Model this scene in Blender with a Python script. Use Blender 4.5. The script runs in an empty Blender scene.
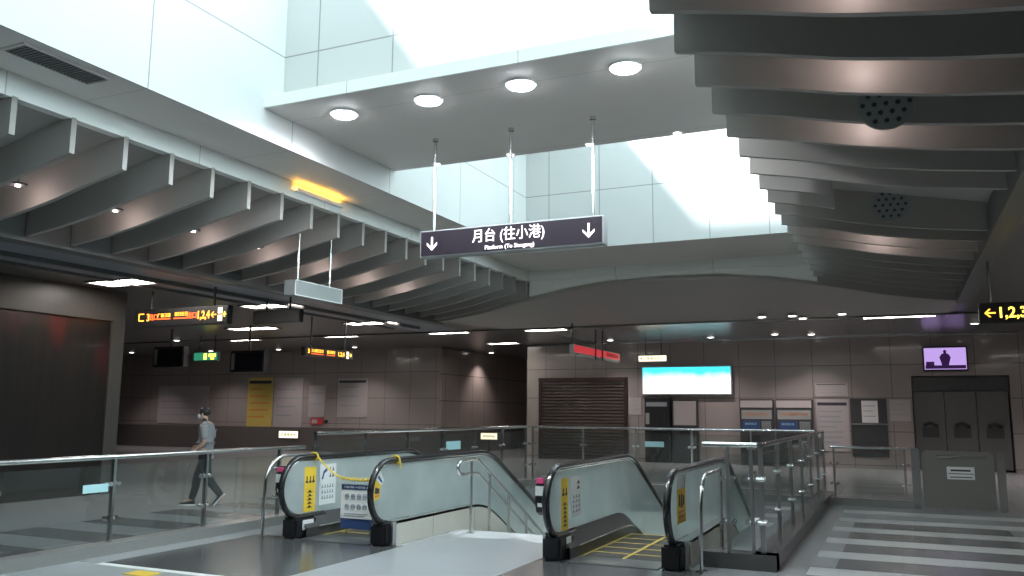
import bpy, bmesh, math, random
from mathutils import Vector, Matrix, Euler
random.seed(7)
SC = bpy.context.scene
COL = SC.collection
PI = math.pi
R = math.radians

# ------------------------------------------------------------------ helpers
class MB:
    def __init__(s): s.bm = bmesh.new()
    def box(s, x0, x1, y0, y1, z0, z1, bev=0):
        v = [s.bm.verts.new((x, y, z)) for x in (x0, x1) for y in (y0, y1) for z in (z0, z1)]
        fs = [s.bm.faces.new([v[i] for i in q]) for q in ((0,1,3,2),(4,6,7,5),(0,4,5,1),(2,3,7,6),(0,2,6,4),(1,5,7,3))]
        if bev:
            es = list({e for f in fs for e in f.edges})
            bmesh.ops.bevel(s.bm, geom=es, offset=bev, segments=2, affect='EDGES')
        return s
    def prism(s, poly, axis, a, b):
        """poly: 2-D points; axis 'x' -> (y,z) poly extruded in x, 'y' -> (x,z), 'z' -> (x,y)"""
        def mk(p, t):
            return {'x': (t, p[0], p[1]), 'y': (p[0], t, p[1]), 'z': (p[0], p[1], t)}[axis]
        A = [s.bm.verts.new(mk(p, a)) for p in poly]; B = [s.bm.verts.new(mk(p, b)) for p in poly]
        s.bm.faces.new(A); s.bm.faces.new(B[::-1]); n = len(poly)
        for i in range(n): s.bm.faces.new((A[i], B[i], B[(i+1) % n], A[(i+1) % n]))
        return s
    def strip(s, top, bot, axis, a, b):
        """band between two equal-length 2-D polylines, extruded (quads only)"""
        def mk(p, t):
            return {'x': (t, p[0], p[1]), 'y': (p[0], t, p[1]), 'z': (p[0], p[1], t)}[axis]
        T = [[s.bm.verts.new(mk(p, t)) for p in top] for t in (a, b)]
        Bo = [[s.bm.verts.new(mk(p, t)) for p in bot] for t in (a, b)]
        n = len(top)
        for i in range(n-1):
            s.bm.faces.new((T[0][i], T[0][i+1], Bo[0][i+1], Bo[0][i]))
            s.bm.faces.new((T[1][i+1], T[1][i], Bo[1][i], Bo[1][i+1]))
            s.bm.faces.new((T[0][i+1], T[0][i], T[1][i], T[1][i+1]))
            s.bm.faces.new((Bo[0][i], Bo[0][i+1], Bo[1][i+1], Bo[1][i]))
        for i in (0, n-1): s.bm.faces.new((T[0][i], T[1][i], Bo[1][i], Bo[0][i]))
        return s
    def tube(s, pts, r, seg=10, closed=False, rx=None):
        pts = [Vector(p) for p in pts]; n = len(pts); rings = []
        prevu = None
        for i, p in enumerate(pts):
            if closed: d = pts[(i+1) % n] - pts[i-1]
            else: d = pts[min(i+1, n-1)] - pts[max(i-1, 0)]
            d.normalize()
            if prevu is None:
                u = d.cross(Vector((0, 0, 1)))
                if u.length < .1: u = d.cross(Vector((1, 0, 0)))
            else:
                u = prevu - d * prevu.dot(d)
            u.normalize(); prevu = u; w = d.cross(u)
            ra = r[i] if isinstance(r, (list, tuple)) else r
            rb = ra if rx is None else rx
            rings.append([s.bm.verts.new(p + u*math.cos(2*PI*k/seg)*rb + w*math.sin(2*PI*k/seg)*ra) for k in range(seg)])
        m = n if closed else n-1
        for i in range(m):
            A, B = rings[i], rings[(i+1) % n]
            for k in range(seg): s.bm.faces.new((A[k], A[(k+1) % seg], B[(k+1) % seg], B[k]))
        if not closed:
            s.bm.faces.new(rings[0][::-1]); s.bm.faces.new(rings[-1])
        return s
    def disc(s, c, n, r, h, seg=20):
        c = Vector(c); n = Vector(n).normalized()
        return s.tube([c, c + n*h], r, seg)
    def ball(s, c, r, sc=(1, 1, 1), seg=16):
        g = bmesh.ops.create_uvsphere(s.bm, u_segments=seg, v_segments=seg//2+2, radius=r)
        for v in g['verts']: v.co = Vector((v.co.x*sc[0], v.co.y*sc[1], v.co.z*sc[2])) + Vector(c)
        return s

def base_of(p):
    v = Vector((0, 0, 0))
    while p is not None: v = v + p.location; p = p.parent
    return v

def build(name, mb, m, parent=None, smooth=False, rot=None):
    me = bpy.data.meshes.new(name)
    bm = mb.bm if isinstance(mb, MB) else mb
    bmesh.ops.recalc_face_normals(bm, faces=bm.faces[:])
    bm.to_mesh(me); bm.free()
    me.materials.append(m)
    o = bpy.data.objects.new(name, me); COL.objects.link(o)
    if parent is not None:
        b = base_of(parent)
        me.transform(Matrix.Translation(-b)); o.parent = parent
    if smooth:
        for p in me.polygons: p.use_smooth = True
        try:
            me.set_sharp_from_angle(angle=R(38))
        except Exception: pass
    return o

def rebase(o):
    """put a single-mesh thing's origin at the bottom centre of its box"""
    me = o.data; xs = [v.co for v in me.vertices]
    c = Vector(((min(v.x for v in xs)+max(v.x for v in xs))/2, (min(v.y for v in xs)+max(v.y for v in xs))/2, min(v.z for v in xs)))
    me.transform(Matrix.Translation(-c)); o.location = c
    return o

def tag(o, label, cat, group=None, kind=None):
    o['label'] = label; o['category'] = cat
    if group: o['group'] = group
    if kind: o['kind'] = kind
    return o

def thing(name, label, cat, loc, group=None):
    o = bpy.data.objects.new(name, None); COL.objects.link(o); o.location = loc
    o.empty_display_size = .1
    return tag(o, label, cat, group)

def struct(name, mb, m, smooth=False):
    o = build(name, mb, m, None, smooth); o['kind'] = 'structure'; return o

def copy_tree(o, parent=None):
    c = o.copy(); COL.objects.link(c)
    if parent is not None: c.parent = parent
    for ch in list(o.children): copy_tree(ch, c)
    return c

def text(name, s, size, m, parent, loc, rot=(PI/2, 0, 0), align='CENTER', depth=.004, sx=1.0, bold=0.0):
    cu = bpy.data.curves.new(name, 'FONT'); cu.body = s; cu.size = size; cu.align_x = align; cu.align_y = 'CENTER'
    cu.extrude = depth; cu.resolution_u = 3; cu.offset = bold
    tmp = bpy.data.objects.new('tmp', cu); COL.objects.link(tmp)
    bpy.context.view_layer.update()
    me = bpy.data.meshes.new_from_object(tmp.evaluated_get(bpy.context.evaluated_depsgraph_get()))
    bpy.data.objects.remove(tmp); bpy.data.curves.remove(cu)
    me.transform(Matrix.Diagonal((sx, 1, 1, 1)))
    me.transform(Matrix.Translation(Vector(loc)) @ Euler(rot).to_matrix().to_4x4())
    me.transform(Matrix.Translation(-base_of(parent)))
    me.materials.clear(); me.materials.append(m); me.name = name
    o = bpy.data.objects.new(name, me); COL.objects.link(o); o.parent = parent
    return o

# ------------------------------------------------------------------ materials
def mat(name, col, rough=.5, metal=0, spec=.5, noise=0, nscale=8, bump=0, emit=None, estr=0, coat=0):
    m = bpy.data.materials.new(name); m.use_nodes = True
    nt = m.node_tree; b = nt.nodes['Principled BSDF']
    b.inputs['Base Color'].default_value = (*col, 1); b.inputs['Roughness'].default_value = rough
    b.inputs['Metallic'].default_value = metal; b.inputs['Specular IOR Level'].default_value = spec
    b.inputs['Coat Weight'].default_value = coat
    if emit:
        b.inputs['Emission Color'].default_value = (*emit, 1); b.inputs['Emission Strength'].default_value = estr
    tc = nt.nodes.new('ShaderNodeTexCoord'); nz = nt.nodes.new('ShaderNodeTexNoise'); nz.inputs['Scale'].default_value = nscale
    nz.inputs['Detail'].default_value = 6
    nt.links.new(tc.outputs['Object'], nz.inputs['Vector'])
    mx = nt.nodes.new('ShaderNodeMix'); mx.data_type = 'RGBA'
    a = max(noise, .03)
    mx.inputs[6].default_value = (*[c*(1-a) for c in col], 1); mx.inputs[7].default_value = (*[min(1, c*(1+a)) for c in col], 1)
    nt.links.new(nz.outputs['Fac'], mx.inputs[0]); nt.links.new(mx.outputs[2], b.inputs['Base Color'])
    if bump:
        bp = nt.nodes.new('ShaderNodeBump'); bp.inputs['Strength'].default_value = bump; bp.inputs['Distance'].default_value = .01
        nt.links.new(nz.outputs['Fac'], bp.inputs['Height']); nt.links.new(bp.outputs['Normal'], b.inputs['Normal'])
    return m

def add_joints(m, spec, dark=.35):
    """spec: list of (axis 0/1/2, period, offset, width) thin dark joint lines in world position"""
    nt = m.node_tree; b = nt.nodes['Principled BSDF']
    geo = nt.nodes.new('ShaderNodeNewGeometry'); sp = nt.nodes.new('ShaderNodeSeparateXYZ')
    nt.links.new(geo.outputs['Position'], sp.inputs[0])
    last = None
    for ax, per, off, w in spec:
        s1 = nt.nodes.new('ShaderNodeMath'); s1.operation = 'SUBTRACT'; s1.inputs[1].default_value = off - w/2
        nt.links.new(sp.outputs[ax], s1.inputs[0])
        s2 = nt.nodes.new('ShaderNodeMath'); s2.operation = 'FLOORED_MODULO'; s2.inputs[1].default_value = per
        nt.links.new(s1.outputs[0], s2.inputs[0])
        s3 = nt.nodes.new('ShaderNodeMath'); s3.operation = 'LESS_THAN'; s3.inputs[1].default_value = w
        nt.links.new(s2.outputs[0], s3.inputs[0])
        if last is None: last = s3
        else:
            mm = nt.nodes.new('ShaderNodeMath'); mm.operation = 'MAXIMUM'
            nt.links.new(last.outputs[0], mm.inputs[0]); nt.links.new(s3.outputs[0], mm.inputs[1]); last = mm
    mx = nt.nodes.new('ShaderNodeMix'); mx.data_type = 'RGBA'; mx.blend_type = 'MULTIPLY'
    src = b.inputs['Base Color'].links[0].from_socket
    nt.links.new(src, mx.inputs[6]); mx.inputs[7].default_value = (dark, dark, dark, 1)
    nt.links.new(last.outputs[0], mx.inputs[0]); nt.links.new(mx.outputs[2], b.inputs['Base Color'])
    return m

def glass_mat(name, tint, haze, hazecol, rough=.03, refl=1.0):
    m = bpy.data.materials.new(name); m.use_nodes = True; nt = m.node_tree
    for n in list(nt.nodes): nt.nodes.remove(n)
    out = nt.nodes.new('ShaderNodeOutputMaterial')
    tr = nt.nodes.new('ShaderNodeBsdfTransparent'); tr.inputs[0].default_value = (*tint, 1)
    gl = nt.nodes.new('ShaderNodeBsdfGlossy'); gl.inputs['Roughness'].default_value = rough; gl.inputs[0].default_value = (refl,)*3+(1,)
    df = nt.nodes.new('ShaderNodeBsdfDiffuse'); df.inputs[0].default_value = (*hazecol, 1)
    tl = nt.nodes.new('ShaderNodeBsdfTranslucent'); tl.inputs[0].default_value = (*hazecol, 1)
    dm = nt.nodes.new('ShaderNodeMixShader'); dm.inputs[0].default_value = .5
    nt.links.new(df.outputs[0], dm.inputs[1]); nt.links.new(tl.outputs[0], dm.inputs[2])
    nz = nt.nodes.new('ShaderNodeTexNoise'); nz.inputs['Scale'].default_value = 1.5; nz.inputs['Detail'].default_value = 3
    tc = nt.nodes.new('ShaderNodeTexCoord'); nt.links.new(tc.outputs['Object'], nz.inputs['Vector'])
    mp = nt.nodes.new('ShaderNodeMath'); mp.operation = 'MULTIPLY_ADD'; mp.inputs[1].default_value = haze*.5; mp.inputs[2].default_value = haze*.75
    nt.links.new(nz.outputs['Fac'], mp.inputs[0])
    m1 = nt.nodes.new('ShaderNodeMixShader'); nt.links.new(mp.outputs[0], m1.inputs[0])
    nt.links.new(tr.outputs[0], m1.inputs[1]); nt.links.new(dm.outputs[0], m1.inputs[2])
    fr = nt.nodes.new('ShaderNodeFresnel'); fr.inputs[0].default_value = 1.5
    ge = nt.nodes.new('ShaderNodeNewGeometry'); inv = nt.nodes.new('ShaderNodeMath'); inv.operation = 'SUBTRACT'; inv.inputs[0].default_value = 1
    nt.links.new(ge.outputs['Backfacing'], inv.inputs[1])
    ff = nt.nodes.new('ShaderNodeMath'); ff.operation = 'MULTIPLY'; nt.links.new(fr.outputs[0], ff.inputs[0]); nt.links.new(inv.outputs[0], ff.inputs[1])
    m2 = nt.nodes.new('ShaderNodeMixShader'); nt.links.new(ff.outputs[0], m2.inputs[0])
    nt.links.new(m1.outputs[0], m2.inputs[1]); nt.links.new(gl.outputs[0], m2.inputs[2])
    nt.links.new(m2.outputs[0], out.inputs[0])
    return m

def emis(name, col, s): return mat(name, (.02, .02, .02), .4, emit=col, estr=s)

M = {}
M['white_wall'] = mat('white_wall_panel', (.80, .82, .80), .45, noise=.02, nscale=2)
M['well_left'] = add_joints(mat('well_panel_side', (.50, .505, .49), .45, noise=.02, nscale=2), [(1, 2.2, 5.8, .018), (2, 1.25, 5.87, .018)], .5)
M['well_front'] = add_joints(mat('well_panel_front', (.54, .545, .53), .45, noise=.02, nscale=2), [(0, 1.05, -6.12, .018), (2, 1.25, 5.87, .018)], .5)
M['soffit'] = add_joints(mat('soffit_paint', (.74, .71, .67), .5, noise=.03, nscale=2), [(1, 2.2, 5.8, .012)], .7)
M['fascia'] = add_joints(mat('fascia_paint', (.86, .87, .83), .4, noise=.02), [(1, 2.45, 4.95, .012)], .6)
M['fascia_x'] = add_joints(mat('fascia_end_paint', (.86, .87, .83), .4, noise=.02), [(0, 2.1, -5.45, .012)], .6)
M['fin'] = mat('fin_paint', (.34, .32, .295), .45, noise=.04, nscale=2)
M['fin_back'] = mat('fin_soffit_paint', (.38, .365, .34), .6, noise=.04, nscale=2)
M['beam_dark'] = mat('dark_beam_paint', (.13, .13, .125), .4, noise=.08)
M['vault'] = mat('vault_paint', (.42, .40, .38), .5, noise=.05, nscale=1)
M['ceiling'] = add_joints(mat('ceiling_metal_panel', (.20, .20, .195), .28, metal=.55, noise=.06, nscale=1), [(0, 1.25, 0, .02), (1, 1.25, 0, .02)], .5)
M['granite'] = add_joints(mat('polished_granite', (.34, .305, .29), .16, noise=.12, nscale=30, coat=.3), [(0, 1.12, -4.66, .02), (2, 1.0, 3.1, .025)], .5)
M['granite_pale'] = add_joints(mat('polished_pale_granite', (.44, .38, .36), .2, noise=.12, nscale=30, coat=.3), [(0, 1.12, -4.66, .02), (2, 1.0, 3.1, .025)], .5)
M['granite_y'] = add_joints(mat('polished_granite_side', (.34, .29, .265), .16, noise=.12, nscale=30, coat=.3), [(1, 1.12, 28.3, .02), (2, 1.0, 3.0, .025)], .3)
M['plinth_dark'] = mat('dark_granite_base', (.13, .12, .115), .18, noise=.2, nscale=40)
M['floor'] = add_joints(mat('grey_granite_floor', (.33, .345, .355), .22, noise=.16, nscale=45, spec=.5), [(0, .6, 0, .006), (1, .6, 0, .006)], .75)
M['floor_light'] = add_joints(mat('light_granite_floor', (.52, .54, .55), .3, noise=.1, nscale=45), [(0, .6, -.05, .006), (1, .6, 0, .006)], .75)
M['floor_strip'] = add_joints(mat('pale_granite_floor', (.31, .335, .35), .3, noise=.1, nscale=45), [(0, .6, -.05, .006), (1, .6, 0, .006)], .75)
M['floor_dark'] = add_joints(mat('dark_granite_floor', (.075, .078, .08), .2, noise=.2, nscale=45), [(0, .6, 0, .006), (1, .6, 0, .006)], .7)
M['floor_mid'] = mat('dark_stripe_stone', (.16, .165, .17), .22, noise=.16, nscale=45)
M['frame_dark'] = mat('dark_wall_frame', (.055, .052, .048), .4, noise=.08)
M['panel_pale'] = mat('pale_notice_panel', (.42, .39, .39), .35, noise=.04)
M['gate_grey'] = mat('gate_grey_paint', (.20, .195, .18), .4, noise=.05)
M['strip_blue'] = mat('bluish_ceiling_strip', (.26, .29, .33), .35, noise=.05)
M['ceiling_pale'] = add_joints(mat('pale_metal_ceiling', (.42, .42, .42), .25, metal=.6, noise=.05), [(0, 1.25, 0, .02), (1, 1.25, 0, .02)], .5)
M['curb'] = mat('curb_stone', (.23, .23, .22), .3, noise=.1, nscale=30)
M['curb_dark'] = mat('dark_curb_stone', (.09, .09, .088), .25, noise=.15, nscale=30)
M['steel'] = mat('brushed_steel', (.62, .62, .61), .22, metal=1, noise=.05)
M['steel_dark'] = mat('dark_steel_post', (.42, .42, .41), .3, metal=.9, noise=.06)
M['steel_bright'] = mat('polished_steel', (.82, .83, .83), .14, metal=1)
M['rubber'] = mat('black_handrail_rubber', (.018, .018, .02), .22, noise=.1, coat=.5)
M['black'] = mat('black_plastic', (.015, .015, .017), .35, noise=.1)
M['darkgrey'] = mat('dark_grey_metal', (.07, .07, .072), .35, metal=.4, noise=.1)
M['glass'] = glass_mat('rail_glass', (.88, .91, .90), .03, (.5, .55, .53))
M['glass_esc'] = glass_mat('balustrade_glass', (.66, .77, .76), .58, (.84, .90, .90), .05)
M['cream'] = add_joints(mat('cream_plinth_panel', (.62, .60, .53), .35, noise=.04), [(1, 1.2, 9.95, .012)], .35)
M['step'] = add_joints(mat('step_tread_metal', (.16, .15, .14), .4, metal=.6, noise=.1), [(0, .012, 0, .005)], .4)
M['yellow'] = mat('yellow_paint', (.80, .55, .05), .45, noise=.04)
M['yellow_worn'] = mat('worn_yellow_paint', (.60, .46, .12), .5, noise=.15)
M['white'] = mat('white_plastic', (.80, .81, .80), .4, noise=.02)
M['paper'] = mat('white_paper', (.72, .74, .74), .6, noise=.03)
M['ink'] = mat('dark_ink', (.04, .045, .06), .6)
M['navy'] = mat('navy_print', (.03, .07, .20), .5)
M['grey_print'] = mat('grey_print', (.30, .33, .36), .6)
M['red'] = mat('red_print', (.55, .05, .06), .5)
M['pink'] = mat('pink_label', (.85, .10, .28), .5)
M['orange_print'] = mat('orange_print', (.65, .25, .06), .5)
M['cyan_sticker'] = mat('pale_cyan_sticker', (.45, .72, .75), .4)
M['sign_box'] = mat('sign_frame_grey', (.36, .38, .39), .35, metal=.3, noise=.03)
M['sign_face'] = mat('sign_face_violet_grey', (.016, .012, .019), .5, spec=.2, noise=.03)
M['sign_grey'] = mat('blank_grey_sign', (.28, .30, .295), .45, noise=.03)
M['e_white'] = emis('lit_white_letters', (1, .93, .98), 2.2)
M['e_amber'] = emis('amber_led', (1, .42, .04), 3.0)
M['e_red'] = emis('red_led', (1, .12, .02), 2.6)
M['e_yellow'] = emis('yellow_lit_letters', (1, .78, .10), 2.2)
M['e_warm'] = emis('warm_lit_panel', (1, .88, .62), 1.6)
M['e_green'] = emis('green_lit_sign', (.05, .45, .25), .5)
M['e_redsign'] = emis('red_lit_sign', (1, .05, .07), .42)
M['e_troffer'] = emis('troffer_light', (1, .93, .86), 22)
M['e_spot'] = emis('floodlight_glow', (.88, .94, 1), 60)
M['e_small'] = emis('downlight_glow', (1, .95, .9), 7)
M['e_tv'] = emis('tv_violet', (.62, .42, .95), .75)
M['e_tvdark'] = mat('tv_dark_figure', (.03, .01, .06), .5, emit=(.06, .01, .12), estr=.3)
M['skin'] = mat('skin', (.50, .34, .26), .55, noise=.05)
M['hair'] = mat('black_hair', (.02, .018, .016), .5, noise=.2, nscale=60)
M['shirt'] = mat('grey_polo_cloth', (.25, .26, .27), .85, noise=.05, nscale=40)
M['pants'] = mat('black_trouser_cloth', (.018, .019, .022), .85, noise=.1, nscale=40)
M['shoe'] = mat('black_shoe', (.02, .02, .022), .5)
M['mask'] = mat('white_face_mask', (.75, .82, .86), .7)
M['stairs'] = mat('stair_stone', (.52, .54, .53), .35, noise=.06, nscale=30)
M['shutter'] = mat('shutter_slat_metal', (.085, .07, .065), .3, metal=.5, noise=.08)
M['shutter_dark'] = mat('shutter_frame', (.05, .03, .028), .35, metal=.4)
M['rope'] = mat('yellow_rope', (.78, .56, .06), .6)

def feature_mat():
    m = mat('dark_streaked_glass', (.03, .028, .026), .32, coat=.1)
    nt = m.node_tree; b = nt.nodes['Principled BSDF']
    geo = nt.nodes.new('ShaderNodeNewGeometry'); mp = nt.nodes.new('ShaderNodeMapping')
    mp.inputs['Scale'].default_value = (1, 4.5, .30); nt.links.new(geo.outputs['Position'], mp.inputs[0])
    nz = nt.nodes.new('ShaderNodeTexNoise'); nz.inputs['Scale'].default_value = 1.6; nz.inputs['Detail'].default_value = 5; nz.inputs['Distortion'].default_value = .6
    nt.links.new(mp.outputs[0], nz.inputs['Vector'])
    cr = nt.nodes.new('ShaderNodeValToRGB'); cr.color_ramp.elements[0].position = .35; cr.color_ramp.elements[1].position = .62
    cr.color_ramp.elements[0].color = (.008, .008, .008, 1); cr.color_ramp.elements[1].color = (.016, .013, .011, 1)
    nt.links.new(nz.outputs['Fac'], cr.inputs[0])
    # dull red painted patches near the top of the mural
    mp2 = nt.nodes.new('ShaderNodeMapping'); mp2.inputs['Scale'].default_value = (1, 1.1, .55); nt.links.new(geo.outputs['Position'], mp2.inputs[0])
    n2 = nt.nodes.new('ShaderNodeTexNoise'); n2.inputs['Scale'].default_value = 1.3; nt.links.new(mp2.outputs[0], n2.inputs['Vector'])
    sp = nt.nodes.new('ShaderNodeSeparateXYZ'); nt.links.new(geo.outputs['Position'], sp.inputs[0])
    mr = nt.nodes.new('ShaderNodeMapRange'); mr.inputs[1].default_value = 1.9; mr.inputs[2].default_value = 3.3
    nt.links.new(sp.outputs[2], mr.inputs[0])
    c2 = nt.nodes.new('ShaderNodeValToRGB'); c2.color_ramp.elements[0].position = .52; c2.color_ramp.elements[1].position = .66
    nt.links.new(n2.outputs['Fac'], c2.inputs[0])
    mu = nt.nodes.new('ShaderNodeMath'); mu.operation = 'MULTIPLY'; nt.links.new(c2.outputs[0], mu.inputs[0]); nt.links.new(mr.outputs[0], mu.inputs[1])
    mx = nt.nodes.new('ShaderNodeMix'); mx.data_type = 'RGBA'; mx.inputs[7].default_value = (.07, .012, .012, 1)
    nt.links.new(cr.outputs[0], mx.inputs[6]); nt.links.new(mu.outputs[0], mx.inputs[0]); nt.links.new(mx.outputs[2], b.inputs['Base Color'])
    return m
M['feature'] = feature_mat()

def ad_mat():
    """lit advert screen: teal top fading to white, as printed on it"""
    m = mat('lit_teal_advert', (.02, .02, .02), .4); nt = m.node_tree; b = nt.nodes['Principled BSDF']
    geo = nt.nodes.new('ShaderNodeNewGeometry'); sp = nt.nodes.new('ShaderNodeSeparateXYZ'); nt.links.new(geo.outputs['Position'], sp.inputs[0])
    mr = nt.nodes.new('ShaderNodeMapRange'); mr.inputs[1].default_value = 2.45; mr.inputs[2].default_value = 3.12; nt.links.new(sp.outputs[2], mr.inputs[0])
    nz = nt.nodes.new('ShaderNodeTexNoise'); nz.inputs['Scale'].default_value = 1.2; nt.links.new(geo.outputs['Position'], nz.inputs['Vector'])
    s = nt.nodes.new('ShaderNodeMath'); s.operation = 'MULTIPLY_ADD'; s.inputs[1].default_value = 1.2; s.inputs[2].default_value = -.6
    nt.links.new(nz.outputs['Fac'], s.inputs[0])
    a = nt.nodes.new('ShaderNodeMath'); nt.links.new(mr.outputs[0], a.inputs[0]); nt.links.new(s.outputs[0], a.inputs[1])
    cr = nt.nodes.new('ShaderNodeValToRGB'); cr.color_ramp.elements[0].position = .22; cr.color_ramp.elements[1].position = .75
    cr.color_ramp.elements[0].color = (1, 1, 1, 1); cr.color_ramp.elements[1].color = (.05, .68, .78, 1)
    nt.links.new(a.outputs[0], cr.inputs[0]); nt.links.new(cr.outputs[0], b.inputs['Emission Color'])
    b.inputs['Emission Strength'].default_value = 1.5
    return m
M['advert'] = ad_mat()

# ------------------------------------------------------------------ room shell
XL, XR = -7.5, -1.33           # faces of the long fascias
XC = (XL+XR)/2
def mir(x): return 2*XC - x
YE = 17.4
YB = 28.0
OL, OR_, OY0, OY1 = -7.55, -1.37, 10.62, 17.4     # stair and escalator opening

# floor as slabs round the opening
f = MB()
f.box(-42, OL, -8, 37, -.4, 0).box(OR_, 14, -8, 37, -.4, 0).box(OL, OR_, -8, 8.6, -.4, 0).box(OL, OR_, OY1, 37, -.4, 0)
f.box(OL, -7.21, 8.6, OY1-.01, -.4, 0).box(-5.63, -3.65, 8.6, OY0, -.4, 0).box(-2.07, OR_, 8.6, OY1-.01, -.4, 0)
f.box(-7.21, -5.63, 8.6, 9.3, -.4, 0).box(-3.65, -2.07, 8.6, 9.3, -.4, 0)
struct('floor', f, M['floor'])
f = MB()
f.box(-5.5, -3.7, -2, 10.62, 0, .004)
f.box(-8.0, -5.5, -2, 6.55, 0, .004)
struct('floor_light_strip', f, M['floor_strip'])
f = MB(); f.box(-7.7, -5.5, 6.62, 9.0, 0, .004); f.box(-3.7, -1.9, 3.5, 9.0, 0, .004)
struct('floor_dark_strip', f, M['floor_dark'])
f = MB()
for k in range(-1, 9):
    y = 14.15 - 1.2*k
    if y > 1: f.box(-.95, 5.5, y-.06, y+.42, 0, .004)
struct('floor_stripes_right', f, M['floor_light'])
f = MB()
for k in range(0, 9):
    y = 14.15 - 1.2*k
    if y > 1.5: f.box(-.7, 1.3, y-.76, y-.08, 0, .004)
for k in range(-3, 8):
    y = 7.55 + 1.25*k
    f.box(-10.75, -8.72, y, y+.62, 0, .004)
struct('floor_stripes_dark', f, M['floor_mid'])

# ceilings
c = MB()
c.box(-42, -9.98, -8, 21.45, 3.9, 4.3); c.box(mir(-9.98), 14, -8, 21.45, 3.9, 4.3); c.box(-42, 14, 21.4, 37, 4.0, 4.3)
c.box(-42, 14, 21.4, 21.55, 3.86, 4.05)
struct('ceiling', c, M['ceiling'])
# ruled vault behind the far arch
def archz(x):
    t = abs(x - XC)
    pts = [(0, 4.46), (1.2, 4.43), (2.2, 4.32), (3.085, 4.16), (3.6, 4.06), (4.2, 3.92), (4.8, 3.82), (5.45, 3.74)]
    for (a, b), (c_, d) in zip(pts, pts[1:]):
        if a <= t <= c_: return b + (d-b)*(t-a)/(c_-a)
    return pts[-1][1]
bm = bmesh.new(); rows = []
xs = [-9.98 + i*(mir(-9.98)+9.98)/48 for i in range(49)]
for j in range(9):
    t = j/8; y = 17.7 + t*3.75
    rows.append([bm.verts.new((x, y, archz(x)*(1-t)+3.9*t)) for x in xs])
for j in range(8):
    for i in range(48): bm.faces.new((rows[j][i], rows[j][i+1], rows[j+1][i+1], rows[j+1][i]))
g = bmesh.ops.extrude_face_region(bm, geom=bm.faces[:])
for v in [e for e in g['geom'] if isinstance(e, bmesh.types.BMVert)]: v.co.z += .25
struct('ceiling_vault', bm, M['vault'], True)

# skylight wells
WL, WR = -6.62, -1.25
ROOF = 7.6
w = MB(); w.box(WL-.88, WL-.02, -1.5, 17.4, 4.75, 5.0); w.box(WL-.02, WR, 15.22, 17.4, 4.75, 5.0)
struct('ceiling_soffit', w, M['soffit'])
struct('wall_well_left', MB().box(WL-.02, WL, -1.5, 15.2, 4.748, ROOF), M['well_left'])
struct('wall_well_right', MB().box(WR, WR+.3, -1.5, 15.5, 4.52, 4.80).box(WR, WR+.3, -1.5, 15.5, ROOF-.1, ROOF).box(WR, WR+.3, 7.8, 10.2, 4.80, ROOF).box(WR, WR+.3, 15.5, 37, 4.70, 5.6).box(WR, WR+.3, -8.3, -1.8, 4.5, 5.6), M['white_wall'])  # unseen; left open for added side daylight, end lengths block light leaks
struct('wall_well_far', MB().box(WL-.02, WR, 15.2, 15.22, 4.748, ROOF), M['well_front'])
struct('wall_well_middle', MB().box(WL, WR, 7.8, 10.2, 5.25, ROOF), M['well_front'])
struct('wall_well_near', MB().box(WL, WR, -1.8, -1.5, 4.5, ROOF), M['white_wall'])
struct('trim_1', MB().box(WL, WR, 7.5, 10.35, 5.12, 5.25), M['soffit'])
struct('trim_2', MB().box(WL, WR, 7.47, 7.5, 5.12, 5.262), M['fascia_x'])
# unseen roof over the wells, its two openings shaped to place the sun patches
rf = MB()
rf.box(WL-.3, WR+.3, -1.8, 4.05, ROOF, ROOF+.2); rf.box(WL-.3, -6.5, 4.05, 15.5, ROOF, ROOF+.2)
rf.box(-6.5, -5.3, 10.9, 15.5, ROOF, ROOF+.2); rf.box(-6.5, WR+.3, 7.8, 10.9, ROOF, ROOF+.2); rf.box(-5.3, WR+.3, 15.2, 15.5, ROOF, ROOF+.2)
rf.box(-42.3, WL-.02, -8.3, 37, 5.5, 5.7); rf.box(WR+.3, 14.3, -8.3, 37, 4.76, 4.80); rf.box(WL-.02, WR+.3, 15.22, 37, 5.5, 5.7); rf.box(WL-.02, WR+.3, -8.3, -1.8, 5.5, 5.7)  # outer slabs added to keep stray daylight out of the ceiling void
struct('ceiling_well', rf, M['white_wall'])
wf = MB(); y = -1.5  # unseen clerestory bars, opening added so side daylight reaches the left fascia
while y < 15.3: wf.box(WR, WR+.12, y, y+.08, 4.80, ROOF-.1); y += 2.4
wf.box(WR, WR+.12, -1.5, 15.3, 6.2, 6.26)
struct('added_window', wf, M['sign_grey'])
# fascias
struct('trim_3', MB().box(XL-.12, XL, -1.5, YE, 4.52, 4.75), M['fascia'])
struct('trim_4', MB().box(XR, XR+.1, -1.5, YE, 4.52, 4.75), M['fascia'])
struct('trim_5', MB().box(XL-.12, XR+.1, YE-.02, YE+.12, 4.555, 4.80), M['fascia_x'])
# arched valance under the far fascia
n = 40
xs2 = [XL + i*(XR-XL)/n for i in range(n+1)]
struct('trim_6', MB().strip([(x, 4.56) for x in xs2], [(x, archz(x)+.035) for x in xs2], 'y', YE+.04, YE+.14), M['fascia_x'])
xs3 = [-9.9 + i*(mir(-9.9)+9.9)/n for i in range(n+1)]
struct('trim_7', MB().strip([(x, archz(x)+.3) for x in xs3], [(x, archz(x)-.03) for x in xs3], 'y', YE+.14, YE+.34), M['fin'])
# sloping soffits above the fins
def soff(xa, xb):
    s = MB(); top = [(xa, 4.75), (xb, 4.4)]; bot = [(xa, 4.53), (xb, 4.06)]
    return s.strip(top, bot, 'y', -1.5, YE+.2)
struct('ceiling_slope_left', soff(XL-.12, -9.98), M['fin_back'])
struct('ceiling_slope_right', soff(XR+.1, mir(-9.98)), M['fin_back'])
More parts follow.
